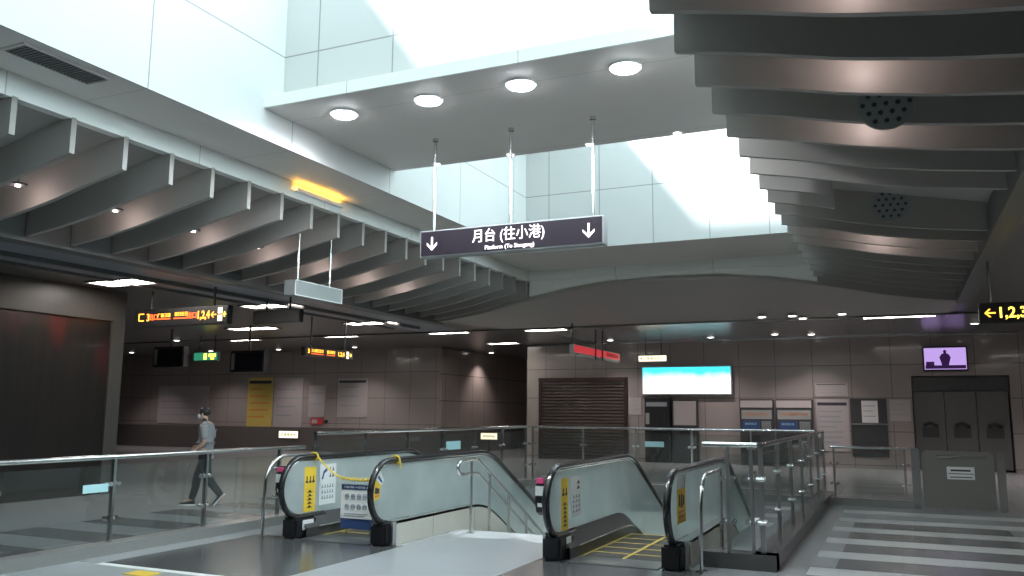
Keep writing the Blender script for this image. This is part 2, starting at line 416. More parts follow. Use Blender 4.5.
# long beams at the low ends of the fins
struct('trim_8', MB().box(-10.12, -9.9, -1.5, 17.8, 3.68, 4.2), M['beam_dark'])
struct('trim_9', MB().box(mir(-9.9), mir(-10.12), -1.5, 17.8, 3.68, 4.2), M['beam_dark'])
struct('trim_10', MB().box(-42, 14, -2.1, -1.5, 3.9, 5.2), M['fin_back'])
struct('trim_11', MB().box(-11.95, -11.85, -1.5, 20, 3.82, 3.9).box(-12.75, -12.68, -1.5, 20, 3.85, 3.9), M['beam_dark'])

struct('trim_16', MB().box(-12.6, -11.2, -1.5, 21.3, 3.892, 3.901), M['strip_blue'])
struct('trim_17', MB().box(-12.1, 3.2, YB-.10, YB, 3.94, 3.985), M['steel_bright'])
struct('ceiling_back', MB().box(-9.5, 1.2, 21.6, YB-.1, 3.985, 4.0), M['ceiling_pale'])
# outer walls
struct('wall_back', MB().box(-12.1, .36, YB, YB+.3, 0, 4.0).box(2.9, 14, YB, YB+.3, 0, 4.0).box(.36, 2.9, YB, YB+.3, 2.75, 4.0), M['granite'])
struct('wall_recess', MB().box(.2, 3.05, YB+.9, YB+1.1, 0, 2.9).box(.26, .36, YB+.3, YB+.9, 0, 2.9).box(2.9, 3.0, YB+.3, YB+.9, 0, 2.9), M['darkgrey'])
struct('wall_corridor', MB().box(-12.1, -11.8, YB+.3, 36, 0, 4.0), M['granite_y'])
struct('wall_left_back', MB().box(-42, -15.7, YB, YB+.3, .93, 4.0), M['granite'])
struct('wall_left_side', MB().box(-15.7, -15.6, YB, 36, .93, 4.0), M['granite_y'])
struct('baseboard_left', MB().box(-42, -15.58, YB-.04, YB+.3, 0, .93).box(-15.7, -15.58, YB, 36, 0, .93), M['plinth_dark'])
struct('wall_far', MB().box(-16, 14, 36, 36.3, 0, 5.6), M['granite'])
struct('wall_left', MB().box(-42.3, -42, -8, 37, 0, 5.6), M['granite_y'])
struct('wall_right', MB().box(14, 14.3, -8, 37, 0, 4.95), M['granite_y'])
struct('wall_near', MB().box(-42, 14, -8.3, -8, 0, 5.6), M['granite'])
# dark glass mural on the left with its frame
struct('wall_mural', MB().box(-14.15, -13.95, -8, 11.85, 0, 3.3), M['feature'])
struct('wall_mural_frame', MB().box(-14.2, -13.9, -8, 12.05, 3.3, 3.9).box(-14.2, -13.9, 11.75, 12.05, 0, 3.3).box(-14.25, -14.16, -8, 12.05, 0, 3.9), M['frame_dark'])

# lower level seen down the opening
lo = MB(); lo.box(OL-.15, OL, 8.6, 27, -5, -.4); lo.box(OR_, OR_+.15, 8.6, 27, -5, -.4); lo.box(OL, OR_, 8.45, 8.6, -5, -.4); lo.box(OL, OR_, 26.9, 27, -5, -.4)
struct('wall_lower', lo, M['white_wall'])
struct('floor_lower', MB().box(OL, OR_, 8.6, 27, -5.1, -5), M['floor_light'])
# curbs
struct('trim_12', MB().box(OL-.12, OL+.08, 9.9, OY1+.15, 0, .15).box(OL+.08, OR_-.1, OY1-.05, OY1+.15, 0, .15), M['curb'])
struct('trim_13', MB().box(OR_-.1, OR_+.14, 9.3, OY1+.15, 0, .16).box(-1.98, OR_+.14, 9.28, 9.52, 0, .16), M['curb_dark'])
struct('trim_14', MB().box(-8.3, -8.05, -4, 11.0, 0, .12), M['curb'])
# white marking line on the floor in front of the left escalator
struct('floor_line', MB().box(-7.7, -5.5, 6.52, 6.62, 0, .006), M['white'])
tag(rebase(build('tactile_tile', MB().box(-7.0, -6.7, 6.25, 6.45, .004, .012), M['yellow'])), 'small yellow tactile tile on the light floor near the left curb', 'floor tile')

# ------------------------------------------------------------------ fins
ORD = ['nearest', 'second', 'third', 'fourth', 'fifth', 'sixth', 'seventh', 'eighth', 'ninth', 'tenth', 'eleventh', 'twelfth',
       'thirteenth', 'fourteenth', 'fifteenth', 'sixteenth', 'seventeenth', 'eighteenth', 'nineteenth', 'twentieth', 'twenty-first', 'twenty-second', 'twenty-third']
def fin_mesh(side, xend=None):
    s = MB(); n = 16
    x0 = XL if side < 0 else XR; x1 = -9.88 if side < 0 else mir(-9.88)
    if xend is not None: x1 = xend
    xa = [x0 + (x1-x0)*i/n for i in range(n+1)]
    top = []
    for x in xa:
        t = abs(x-XC) - abs(XL-XC)
        top.append((x, 4.535 - .46*max(0, t-.1)/2.36))
    bot = [(x, archz(x)) for x in xa]
    return s.strip(top, bot, 'y', -.03, .03)
def put_fins(side, ys, row, short=()):
    proto = None
    for i, y in enumerate(ys):
        if i in short:
            o = build('ceiling_fin', fin_mesh(side, XR+.75), M['fin'])
        elif proto is None:
            o = build('ceiling_fin', fin_mesh(side), M['fin']); proto = o
        else:
            o = proto.copy(); COL.objects.link(o)
        o.location = (0, y, 0)
        lab = '%s curved grey ceiling fin in the row %s' % (ORD[i-1], row)
        if i == 0: lab = 'curved grey ceiling fin beyond the near end of the row ' + row
        if i in short: lab = '%s grey ceiling fin, cut short, in the row %s' % (ORD[i-1], row)
        tag(o, lab, 'ceiling fin', 'ceiling fins ' + row)
        fins.append(o)
fins = []
LY = [5.05+.645*i for i in range(-1, 20)]
RY = [5.05+.675*i for i in range(-1, 18)]
put_fins(-1, LY, 'left of the skylight')
put_fins(1, RY, 'right of the skylight', short=(8, 9))
# dotted discs painted as speckled patches of lamp light, on two right fins
def light_patch(x, y, z, label):
    t = thing('painted_light_patch', label, 'light_patch', (x, y, z))
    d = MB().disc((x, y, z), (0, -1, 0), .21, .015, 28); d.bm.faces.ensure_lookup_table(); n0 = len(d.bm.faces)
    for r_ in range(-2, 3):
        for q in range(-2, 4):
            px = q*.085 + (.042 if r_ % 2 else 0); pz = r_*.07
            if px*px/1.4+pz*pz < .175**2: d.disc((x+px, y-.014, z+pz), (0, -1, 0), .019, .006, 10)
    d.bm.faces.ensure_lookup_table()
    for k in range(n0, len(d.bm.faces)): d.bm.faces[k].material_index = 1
    o = build('light_patch_plate', d, M['sign_grey'], t); o.data.materials.append(M['darkgrey'])
    build('light_patch_rim', MB().tube([(x+.21*math.cos(a*PI/14), y-.008, z+.21*math.sin(a*PI/14)) for a in range(28)], .008, 8, closed=True), M['fin'], t, True)
light_patch(.03, RY[4]-.032, 4.03, 'round painted patch of lamp light on the fourth right-hand ceiling fin')
light_patch(.03, RY[10]-.032, 4.14, 'round painted patch of lamp light on a dark right-hand fin beyond the short fins')

# lamps between the fins
lamps = []
def fin_lamp(x, y, z, label, grp, e):
    t = thing('fin_downlight', label, 'lamp', (x, y, z), grp)
    build('stem', MB().tube([(x, y, z+.02), (x, y, 4.35)], .012, 8), M['darkgrey'], t)
    build('lamp_disc', MB().tube([(x, y, z+.035), (x, y, z+.02), (x, y, z)], [.03, .10, .09], 18), M['darkgrey'], t, True)
    build('bulb', MB().disc((x, y, z-.012), (0, 0, 1), .028, .012, 16), M['e_small'], t)
    L = bpy.data.lights.new('fin_lamp_light', 'POINT'); L.energy = e; L.color = (1, .80, .77); L.shadow_soft_size = .08
    lo_ = bpy.data.objects.new('fin_lamp_light', L); COL.objects.link(lo_); lo_.location = (x, y, z-.1)
for k in range(7):
    y = 6.02 + 1.29*k
    fin_lamp(-8.75, y, 4.04, '%s small dark downlight hung between the left fins' % ORD[k], 'downlights between the left fins', 3.5)
for k, y in enumerate([RY[0]+.36, RY[2]+.36, RY[4]+.36, RY[11]+.34, RY[12]+.34]):
    fin_lamp(-.12, y, 4.22, '%s small dark downlight hung between the right fins' % ORD[k], 'downlights between the right fins', 3.6)

# ------------------------------------------------------------------ skylight beam lamps
for i, x in enumerate((-5.86, -4.70, -3.55, -2.38)):
    t = thing('beam_floodlight', '%s round floodlight from the left under the white skylight beam' % ('first', 'second', 'third', 'fourth')[i], 'lamp', (x, 8.0, 5.12), 'floodlights under the skylight beam')
    build('lamp_ring', MB().disc((x, 8.0, 5.10), (0, 0, 1), .17, .02, 32), M['white'], t, True)
    build('lamp_lens', MB().disc((x, 8.0, 5.085), (0, 0, 1), .135, .016, 32), M['e_spot'], t)
    L = bpy.data.lights.new('flood_light', 'SPOT'); L.energy = 230; L.spot_size = R(168); L.spot_blend = .5; L.color = (.9, .95, 1); L.shadow_soft_size = .13
    lo_ = bpy.data.objects.new('flood_light', L); COL.objects.link(lo_); lo_.location = (x, 8.0, 5.07)
    t = thing('beam_downlight', '%s tiny downlight from the left at the far edge of the skylight beam' % ('first', 'second', 'third', 'fourth')[i], 'lamp', (x+.0, 10.25, 5.12), 'small downlights at the far edge of the beam')
    build('lamp_ring', MB().disc((x, 10.25, 5.108), (0, 0, 1), .07, .012, 20), M['white'], t, True)
    build('lamp_lens', MB().disc((x, 10.25, 5.10), (0, 0, 1), .045, .009, 20), M['e_small'], t)

for x in (-5.05, -4.1):
    L = bpy.data.lights.new('small_spot', 'SPOT'); L.energy = 1100; L.spot_size = R(13); L.spot_blend = .35; L.shadow_soft_size = .04; L.color = (.95, 1, 1)
    lo_ = bpy.data.objects.new('small_spot', L); COL.objects.link(lo_); lo_.location = (x, 10.25, 5.09)
    lo_.rotation_euler = (Vector((x, 10.5, 0)) - lo_.location).to_track_quat('-Z', 'Y').to_euler()
# amber strip lamp on the fascia edge
t = thing('amber_strip_lamp', 'small glowing amber strip lamp on the left fascia edge below the beam', 'lamp', (-7.46, 9.7, 4.7))
build('lamp_case', MB().box(-7.5, -7.44, 9.15, 10.25, 4.615, 4.63).box(-7.446, -7.44, 9.15, 10.25, 4.63, 4.665), M['fascia'], t)
build('lamp_tube', MB().tube([(-7.48, 9.17, 4.64), (-7.48, 10.23, 4.64)], .008, 8), emis('amber_lamp_glow', (1, .45, .04), 45), t)
# ventilation grille in the left soffit
t = thing('ceiling_vent', 'long dark slatted air grille in the soffit at upper left', 'vent', (-6.92, 5.02, 4.75))
build('vent_frame', MB().box(-7.09, -7.06, 4.58, 5.5, 4.735, 4.75).box(-6.78, -6.75, 4.58, 5.5, 4.735, 4.75).box(-7.06, -6.78, 4.58, 4.61, 4.735, 4.75).box(-7.06, -6.78, 5.47, 5.5, 4.735, 4.75), M['soffit'], t)
build('vent_backing', MB().box(-7.06, -6.78, 4.61, 5.47, 4.746, 4.75), M['black'], t)
s = MB()
for k in range(22): s.box(-7.06, -6.78, 4.625+k*.039, 4.637+k*.039, 4.738, 4.747)
build('vent_slats', s, M['sign_grey'], t)

# ------------------------------------------------------------------ hanging signs
def hang_box_x(t, x0, x1, y, z0, z1, th, frame, face, fw=.018):
    build('sign_case', MB().box(x0, x1, y, y+th, z0, z1, .006), frame, t)
    build('sign_face', MB().box(x0+fw, x1-fw, y-.008, y+.004, z0+fw, z1-fw), face, t)
# platform sign
sx0, sx1, sy, sz0, sz1 = -5.48, -3.02, 9.2, 3.54, 3.885
t = thing('platform_sign', 'long dark hanging sign with lit white platform lettering and two down arrows', 'sign', ((sx0+sx1)/2, sy, sz0))
hang_box_x(t, sx0, sx1, sy, sz0, sz1, .16, M['sign_box'], M['sign_face'])
for x in (-5.33, -4.25, -3.17):
    p = build('hanger_rod', MB().tube([(x, sy+.08, sz1-.01), (x, sy+.08, 5.12)], .02, 12), M['steel'], t, True)
    build('rod_flange', MB().disc((x, sy+.08, 5.08), (0, 0, 1), .04, .04, 16), M['steel'], p, True)
def arrow(t, x, y, z, s, ang, m, name='arrow', face='y'):
    bm_ = MB()
    def rot(px, pz):
        c_, s_ = math.cos(ang), math.sin(ang); return (px*c_-pz*s_, px*s_+pz*c_)
    shapes = [[(-.07, .5), (.07, .5), (.07, -.38), (-.07, -.38)], [(0, -.52), (-.42, -.10), (-.42, .08), (0, -.34)], [(0, -.52), (0, -.34), (.42, .08), (.42, -.10)]]
    for sh in shapes:
        pts = [rot(a*s, b*s) for a, b in sh]
        if face == 'y': bm_.prism([(x+a, z+b) for a, b in pts], 'y', y-.006, y)
        else: bm_.prism([(y+a, z+b) for a, b in pts], 'x', x, x+.006)
    return build(name, bm_, m, t)
arrow(t, sx0+.18, sy-.009, 3.71, .17, 0, M['e_white'])
arrow(t, sx1-.18, sy-.009, 3.71, .17, 0, M['e_white'])
text('sign_lettering', '月台 (往小港)', .18, M['e_white'], t, (-4.24, sy-.012, 3.745), sx=.92, bold=0)
text('sign_subtitle', 'Platform (To Siaogang)', .072, M['e_white'], t, (-4.22, sy-.012, 3.60), sx=1.0, bold=0)

# blank grey sign box on two rods
gx, gy0, gy1, gz0, gz1 = -7.95, 9.82, 10.98, 3.27, 3.50
t = thing('blank_sign', 'blank pale grey sign box on two rods below the left fins', 'sign', (gx, (gy0+gy1)/2, gz0))
build('sign_case', MB().box(gx-.20, gx, gy0, gy1, gz0, gz1, .008), M['sign_grey'], t)
build('sign_frame', MB().box(gx, gx+.008, gy0, gy1, gz0, gz0+.012).box(gx, gx+.008, gy0, gy1, gz1-.012, gz1).box(gx, gx+.008, gy0, gy0+.012, gz0, gz1).box(gx, gx+.008, gy1-.012, gy1, gz0, gz1), M['white'], t)
for y in (10.0, 10.78): build('hanger_rod', MB().tube([(gx-.1, y, gz1-.01), (gx-.1, y, 4.5)], .016, 10), M['steel'], t, True)

def faux_chars(t, x0, x1, y, z0, z1, m, face='y', gap=.25, name='small_lettering', n=None, seed=1):
    """row of tiny unreadable characters, each a few strokes"""
    rr = random.Random(seed); h = z1-z0; n = n or max(1, int((x1-x0)/(h*1.08))); w_ = (x1-x0)/n; b = MB()
    for i in range(n):
        a = x0+i*w_+w_*gap/2; c_ = a+w_*(1-gap); st = h*.13
        segs = []
        for z in (z0, z0+h*.45, z1-st): 
            if rr.random() < .85: segs.append((a, c_, z, z+st))
        for xx in (a, (a+c_)/2, c_-st):
            if rr.random() < .7: segs.append((xx, xx+st, z0, z1))
        for (p, q, r_, s_) in segs:
            if face == 'y': b.box(p, q, y-.004, y, r_, s_)
            else: b.box(y, y+.004, p, q, r_, s_)
    return build(name, b, m, t)

# LED direction sign facing the camera
x0, x1, ly, z0, z1 = -13.62, -11.22, 12.0, 3.18, 3.53
t = thing('led_exit_sign', 'long black hanging sign with orange exit numbers 3 and 1,2,4', 'sign', ((x0+x1)/2, ly, z0))
hang_box_x(t, x0, x1, ly, z0, z1, .12, M['black'], M['black'])
for x in (x0+.4, x1-.4): build('hanger_rod', MB().tube([(x, ly+.06, z1-.01), (x, ly+.06, 3.9)], .02, 8), M['darkgrey'], t)
yy = ly-.012
text('sign_number', 'ㄈ 3', .20, M['e_amber'], t, (x0+.28, yy, 3.36), sx=.9, bold=.002)
text('sign_lettering', '出口', .13, M['e_red'], t, (x0+.53, yy, 3.36), bold=.002)
faux_chars(t, x0+.64, x0+.98, yy, 3.36, 3.43, M['e_amber'], seed=2)
build('sign_line', MB().box(x0+.64, x0+.98, yy-.004, yy, 3.315, 3.335), M['e_red'], t)
faux_chars(t, x0+1.08, x0+1.42, yy, 3.37, 3.44, M['e_amber'], seed=3)
build('sign_line', MB().box(x0+1.06, x0+1.42, yy-.004, yy, 3.315, 3.335), M['e_red'], t)
text('sign_lettering', '出口', .13, M['e_red'], t, (x0+1.52, yy, 3.36), bold=.002)
text('sign_number', '1,2,4', .21, M['e_amber'], t, (x0+1.80, yy, 3.36), sx=.8, bold=.003)
arrow(t, x0+2.06, yy, 3.36, .13, -PI/2, M['e_amber'])
build('toilet_symbols', MB().box(x0+2.16, x0+2.27, yy-.004, yy, 3.375, 3.49).box(x0+2.16, x0+2.27, yy-.004, yy, 3.235, 3.35), M['e_warm'], t)
build('lift_symbol', MB().box(x0+2.285, x0+2.36, yy-.004, yy, 3.35, 3.375).box(x0+2.31, x0+2.335, yy-.004, yy, 3.31, 3.41), M['e_yellow'], t)

# second LED sign, facing the well
lx, y0, y1, z0, z1 = -13.0, 16.54, 18.54, 2.92, 3.13
t = thing('led_exit_sign', 'smaller black hanging sign with glowing orange letters near the pale granite wall', 'sign', (lx, (y0+y1)/2, z0))
build('sign_case', MB().box(lx-.12, lx, y0, y1, z0, z1, .006), M['black'], t)
for y in (y0+.3, y1-.3): build('hanger_rod', MB().tube([(lx-.06, y, z1-.01), (lx-.06, y, 3.9)], .02, 8), M['darkgrey'], t)
text('sign_number', '3', .15, M['e_amber'], t, (lx+.01, y0+.14, 3.03), (PI/2, 0, PI/2), bold=.002)
faux_chars(t, y0+.24, y0+.72, lx+.008, 3.02, 3.09, M['e_amber'], 'x', seed=5)
build('sign_line', MB().box(lx+.004, lx+.009, y0+.24, y0+.72, 2.97, 2.985), M['e_red'], t)
faux_chars(t, y0+.86, y0+1.2, lx+.008, 3.02, 3.09, M['e_amber'], 'x', seed=6)
build('sign_line', MB().box(lx+.004, lx+.009, y0+.86, y0+1.2, 2.97, 2.985), M['e_red'], t)
text('sign_number', '1,2,4', .15, M['e_amber'], t, (lx+.01, y0+1.46, 3.03), (PI/2, 0, PI/2), bold=.002)
build('toilet_symbols', MB().box(lx+.004, lx+.010, y0+1.7, y0+1.8, 2.94, 3.025).box(lx+.004, lx+.010, y0+1.7, y0+1.8, 3.035, 3.12), M['e_warm'], t)
build('lift_symbol', MB().box(lx+.004, lx+.010, y0+1.84, y0+1.93, 3.02, 3.045).box(lx+.004, lx+.010, y0+1.87, y0+1.90, 2.99, 3.08), M['e_yellow'], t)

# exit 1,2,3 sign at right
t = thing('exit_number_sign', 'black hanging sign with yellow arrow and numbers 1,2,3 at the right edge', 'sign', (1.55, 13, 2.83))
hang_box_x(t, 1.05, 2.25, 13, 2.83, 3.11, .12, M['black'], M['black'], .01)
for x in (1.2, 2.05): build('hanger_rod', MB().tube([(x, 13.06, 3.1), (x, 13.06, 3.9)], .02, 8), M['darkgrey'], t)
arrow(t, 1.18, 12.99, 2.97, .13, -PI/2, M['e_amber'])
text('sign_number', '1,2,3,', .20, M['e_yellow'], t, (1.26, 12.988, 2.965), align='LEFT', sx=.92, bold=.004)
text('sign_lettering', '出口', .15, M['e_yellow'], t, (1.95, 12.988, 2.965), bold=.003)

t = thing('unlit_sign', 'unlit dark hanging sign box right of the long orange sign', 'sign', (-11.4, 13.6, 3.3))
build('sign_case', MB().box(-12.05, -10.85, 13.6, 13.72, 3.36, 3.62, .006), M['black'], t)
build('sign_face', MB().box(-12.02, -10.88, 13.594, 13.602, 3.38, 3.60), M['darkgrey'], t)
for x in (-11.75, -11.15): build('hanger_rod', MB().tube([(x, 13.66, 3.6), (x, 13.66, 3.88)], .02, 8), M['darkgrey'], t)
# red hanging sign, edge towards the well
lx, y0, y1 = -7.6, 20.6, 24.6
t = thing('red_hanging_sign', 'red lit hanging sign on dark rods above the shutter', 'sign', (lx, 22.6, 3.1))
build('sign_case', MB().box(lx-.12, lx, y0, y1, 3.10, 3.36, .006), M['white'], t)
build('sign_face', MB().box(lx, lx+.006, y0+.04, y1-.04, 3.155, 3.34), M['e_redsign'], t)
for y in (y0+.06, 22.3, 22.9): build('hanger_rod', MB().tube([(lx-.06+(.08 if y > 21 else 0), y, 3.06 if y > 21 else 3.3), (lx-.06+(.08 if y > 21 else 0), y, 3.9)], .022, 8), M['darkgrey'], t)
faux_chars(t, 23.3, 24.4, lx+.010, 3.2, 3.3, M['red'], 'x', seed=11)

# small yellow lit sign beyond
t = thing('lit_direction_sign', 'small warm yellow lit hanging sign left of the advert screen', 'sign', (-6.97, 26, 3.18))
hang_box_x(t, -7.43, -6.51, 26, 3.19, 3.40, .1, M['darkgrey'], M['e_warm'])
arrow(t, -7.3, 25.99, 3.295, .13, -PI/2, M['ink'])
faux_chars(t, -7.17, -6.6, 25.99, 3.25, 3.34, M['ink'], n=5, seed=12)
for x in (-7.2, -6.7): build('hanger_rod', MB().tube([(x, 26.05, 3.39), (x, 26.05, 4.0)], .015, 8), M['darkgrey'], t)

# dark hanging monitors and green sign, far left
for nm, cx, y, zc, lab in (('a', -18.98, 18.0, 3.09, 'dark hanging monitor left of the green sign'), ('b', -16.1, 18.0, 2.91, 'dark hanging monitor right of the green sign')):
    t = thing('hanging_monitor', lab, 'monitor', (cx, y, zc-.28), 'dark hanging monitors')
    build('monitor_case', MB().box(cx-.58, cx+.58, y, y+.22, zc-.29, zc+.29, .02), M['black'], t)
    build('monitor_screen', MB().box(cx-.36, cx+.52, y-.006, y+.004, zc-.23, zc+.23), M['sign_face'], t)
    build('monitor_vent', MB().box(cx-.52, cx-.42, y-.006, y+.004, zc-.22, zc+.22), M['sign_grey'], t)
    build('hanger_rod', MB().tube([(cx, y+.1, zc+.28), (cx, y+.1, 3.9)], .03, 8), M['darkgrey'], t)
t = thing('green_direction_sign', 'small green hanging sign with yellow symbols between the two dark monitors', 'sign', (-19.5, 20, 3.1))
hang_box_x(t, -20.0, -19.02, 20, 3.10, 3.37, .1, M['darkgrey'], M['e_green'])
build('sign_symbols', MB().box(-19.58, -19.46, 19.985, 19.992, 3.14, 3.33).box(-19.38, -19.1, 19.985, 19.992, 3.22, 3.32).box(-19.3, -19.16, 19.985, 19.992, 3.14, 3.2), M['e_yellow'], t)
for x in (-19.8, -19.2): build('hanger_rod', MB().tube([(x, 20.05, 3.36), (x, 20.05, 3.9)], .015, 8), M['darkgrey'], t)

# ------------------------------------------------------------------ ceiling lights
tr = [(-12.65, 10.95, 1.45, .55), (-12.5, 14.7, 1.4, .5), (-16.55, 18.7, 1.5, .5), (-12.5, 18.6, 1.45, .5), (-12.45, 22.7, 1.35, .4), (-16.4, 22.6, 1.3, .4),
      (-9.3, 22.9, 1.25, .4), (-12.55, 26.9, 1.1, .4), (.1, 22.7, 1.6, .35), (-20.4, 22.6, 1.3, .4), (4.0, 18.6, 1.4, .5), (4.0, 10.9, 1.4, .5)]
trl = ['nearest, above the mural end', 'second row, close to the fins', 'third row, above the dark monitors', 'third row, behind the blank sign',
       'fourth row, in the left bay by the fins', 'fourth row, above the smaller orange sign', 'above the red sign', 'at the corridor mouth', 'above the violet television', 'far left by the stone wall', 'on the far right side', 'on the near right side']
for (x, y, w_, d_), lb in zip(tr, trl):
    zc = 4.0 if y > 21.4 else 3.9
    t = thing('ceiling_light', 'flat rectangular ceiling light, ' + lb, 'ceiling light', (x, y, zc), 'rectangular ceiling lights')
    build('light_frame', MB().box(x-w_/2-.03, x+w_/2+.03, y-d_/2-.03, y-d_/2, zc-.03, zc).box(x-w_/2-.03, x+w_/2+.03, y+d_/2, y+d_/2+.03, zc-.03, zc).box(x-w_/2-.03, x-w_/2, y-d_/2, y+d_/2, zc-.03, zc).box(x+w_/2, x+w_/2+.03, y-d_/2, y+d_/2, zc-.03, zc), M['darkgrey'], t)
    build('light_diffuser', MB().box(x-w_/2, x+w_/2, y-d_/2, y+d_/2, zc-.016, zc), M['e_troffer'], t)
dl = [(-22.0, 18.0), (-20.2, 17.0), (-24.5, 21.5), (-21.8, 21.0), (-18.2, 16.6), (-2.9, 20.9), (-2.2, 20.9), (-2.0, 21.25), (-1.1, 20.9), (-5.3, 26.8), (-3.3, 26.4), (-2.3, 26.8), (1.9, 25.0), (2.6, 25.0), (-8.6, 26.8), (-15.0, 31.0), (-18.6, 26.6), (-25.5, 26.4), (-29.5, 26.0), (-22.2, 26.6)]  # last four added to brighten the left back wall
dll = ['far left by the monitors', 'far left before the green sign', 'farthest left by the wall', 'far left behind the green sign', 'left, nearest the orange sign', 'first of four at the vault edge', 'second of four at the vault edge',
       'third of four at the vault edge', 'fourth at the vault edge', 'above the advert screen', 'left one above the ticket machines', 'right one above the ticket machines', 'left of the pair above the lockers', 'right of the pair above the lockers', 'above the shutter', 'in the corridor beyond the left wall corner', 'added to light the left back wall notices', 'added to light the left back wall maps', 'added to light the wide pale map behind the person', 'added to light the yellow poster']
for (x, y), lb in zip(dl, dll):
    zc = 4.0 if y > 21.45 else 3.9
    if -9.9 < x < 1 and y < 21.45: zc = 3.93 if y < 21.2 else 3.9
    t = thing('round_downlight', 'small round ceiling downlight, ' + lb, 'lamp', (x, y, zc), 'small round downlights')
    build('lamp_ring', MB().disc((x, y, zc-.03), (0, 0, 1), .12, .035, 20), M['white'], t, True)
    build('lamp_lens', MB().disc((x, y, zc-.037), (0, 0, 1), .085, .009, 20), M['e_small'], t)
    if y > 24:
        L = bpy.data.lights.new('downlight', 'SPOT'); L.energy = 160; L.spot_size = R(110); L.spot_blend = .8; L.color = (1, .86, .84); L.shadow_soft_size = .06
        lo_ = bpy.data.objects.new('downlight', L); COL.objects.link(lo_); lo_.location = (x, y, zc-.06)

# ------------------------------------------------------------------ back wall items
t = thing('roller_shutter', 'closed dark brown roller shutter of horizontal slats in the back wall', 'shutter', (-10, YB, 0))
build('shutter_frame', MB().box(-11.62, -11.5, YB-.10, YB, 0, 2.76).box(-8.50, -8.38, YB-.10, YB, 0, 2.76).box(-11.62, -8.38, YB-.12, YB, 2.66, 2.80), M['shutter_dark'], t)
s = MB(); nsl = 24
for k in range(nsl):
    z = .02 + k*2.64/nsl; h = 2.64/nsl
    s.prism([(YB-.03, z), (YB-.065, z+h*.35), (YB-.06, z+h*.8), (YB-.025, z+h*.98)], 'x', -11.5, -8.5)
build('shutter_slats', s, M['shutter'], t)

t = thing('advert_screen', 'bright teal and white lit advert panel on the back wall', 'screen', (-6.36, YB, 2.2))
build('screen_frame', MB().box(-7.86, -4.86, YB-.14, YB, 2.19, 3.16, .01), M['sign_box'], t)
build('screen_panel', MB().box(-7.81, -4.91, YB-.15, YB-.135, 2.24, 3.11), M['advert'], t)

t = thing('wall_television', 'wall television with violet picture of a dark standing figure', 'television', (1.29, 27.9, 2.9))
build('television_case', MB().box(.70, 1.88, YB-.16, YB, 2.88, 3.60, .015), M['black'], t)
build('television_screen', MB().box(.74, 1.84, YB-.17, YB-.155, 2.93, 3.56), M['e_tv'], t)
sf = MB(); yv = YB-.178
sf.prism([(1.20, 3.05), (1.38, 3.05), (1.40, 3.14), (1.44, 3.28), (1.38, 3.38), (1.32, 3.40), (1.26, 3.40), (1.20, 3.38), (1.14, 3.28), (1.18, 3.14)], 'y', yv, yv+.006)
sf.prism([(1.29+.045*math.cos(a*PI/6), 3.445+.055*math.sin(a*PI/6)) for a in range(12)], 'y', yv, yv+.006)
sf.box(.76, 1.82, yv, yv+.006, 2.95, 3.05)
sf.box(.78, 1.0, yv, yv+.006, 3.05, 3.16)
build('television_figure', sf, M['e_tvdark'], t)

def vending(name, label, x0, x1, z1, cat='ticket machine', body='darkgrey', grp=None, kind=0):
    t = thing(name, label, cat, ((x0+x1)/2, YB-.25, 0), grp)
    w_ = x1-x0
    build('machine_body', MB().box(x0, x1, YB-.25, YB-.03, 0, z1, .015), M[body], t)
    y = YB-.25
    if kind == 0:    # ticket machine in the wall
        build('machine_header', MB().box(x0+.03, x1-.03, y-.012, y, z1-.26, z1-.04), M['panel_pale'], t)
        build('route_map', MB().box(x0+.06, x1-.06, y-.01, y, z1-.62, z1-.34), M['sign_grey'], t)
        faux_chars(t, x0+.10, x1-.12, y-.012, z1-.50, z1-.42, M['orange_print'], n=5, seed=int(x0*10) % 90)
        build('touch_screen', MB().box(x0+.10, x0+w_*.58, y-.014, y, z1-.98, z1-.68), M['navy'], t)
        faux_chars(t, x0+.16, x0+w_*.5, y-.016, z1-.80, z1-.74, M['cyan_sticker'], n=4, seed=3)
        build('coin_panel', MB().box(x0+w_*.64, x1-.08, y-.014, y, z1-.98, z1-.68), M['steel_dark'], t)
        build('ticket_slot', MB().box(x0+w_*.25, x0+w_*.6, y-.02, y, .75, .95), M['black'], t)
    elif kind == 1:  # bank machine
        build('machine_header', MB().box(x0+.06, x1-.10, y-.012, y, z1-.28, z1-.14), M['grey_print'], t)
        build('machine_screen', MB().box(x0+.2, x1-.2, y-.014, y, z1-.75, z1-.42), M['black'], t)
        build('key_shelf', MB().box(x0+.15, x1-.15, y-.14, y, z1-1.06, z1-.98), M['steel_dark'], t)
        build('machine_strip', MB().box(x0+.04, x0+.16, y-.012, y, z1-.86, z1-.5), M['sign_grey'], t)
    return t
vending('ticket_machine', 'left of the two ticket machines beside each other in the back wall', -4.64, -3.60, 2.06, grp='ticket machines in the back wall')
vending('ticket_machine', 'right of the two ticket machines, with orange lettering and blue screen', -3.54, -2.44, 2.06, grp='ticket machines in the back wall')
vending('bank_machine', 'tall dark bank machine below the left end of the advert panel', -7.74, -6.88, 2.1, 'bank machine', 'black', kind=1)
t = thing('information_cabinet', 'grey cabinet with pale upper panel below the advert panel', 'cabinet', (-6.4, YB-.2, 0))
build('cabinet_body', MB().box(-6.84, -5.98, YB-.18, YB-.03, 0, 2.05, .01), M['darkgrey'], t)
build('cabinet_panel', MB().box(-6.78, -6.04, YB-.19, YB-.175, 1.22, 2.0), M['panel_pale'], t)
build('cabinet_screen', MB().box(-6.6, -6.12, YB-.20, YB-.185, .95, 1.15), M['black'], t)

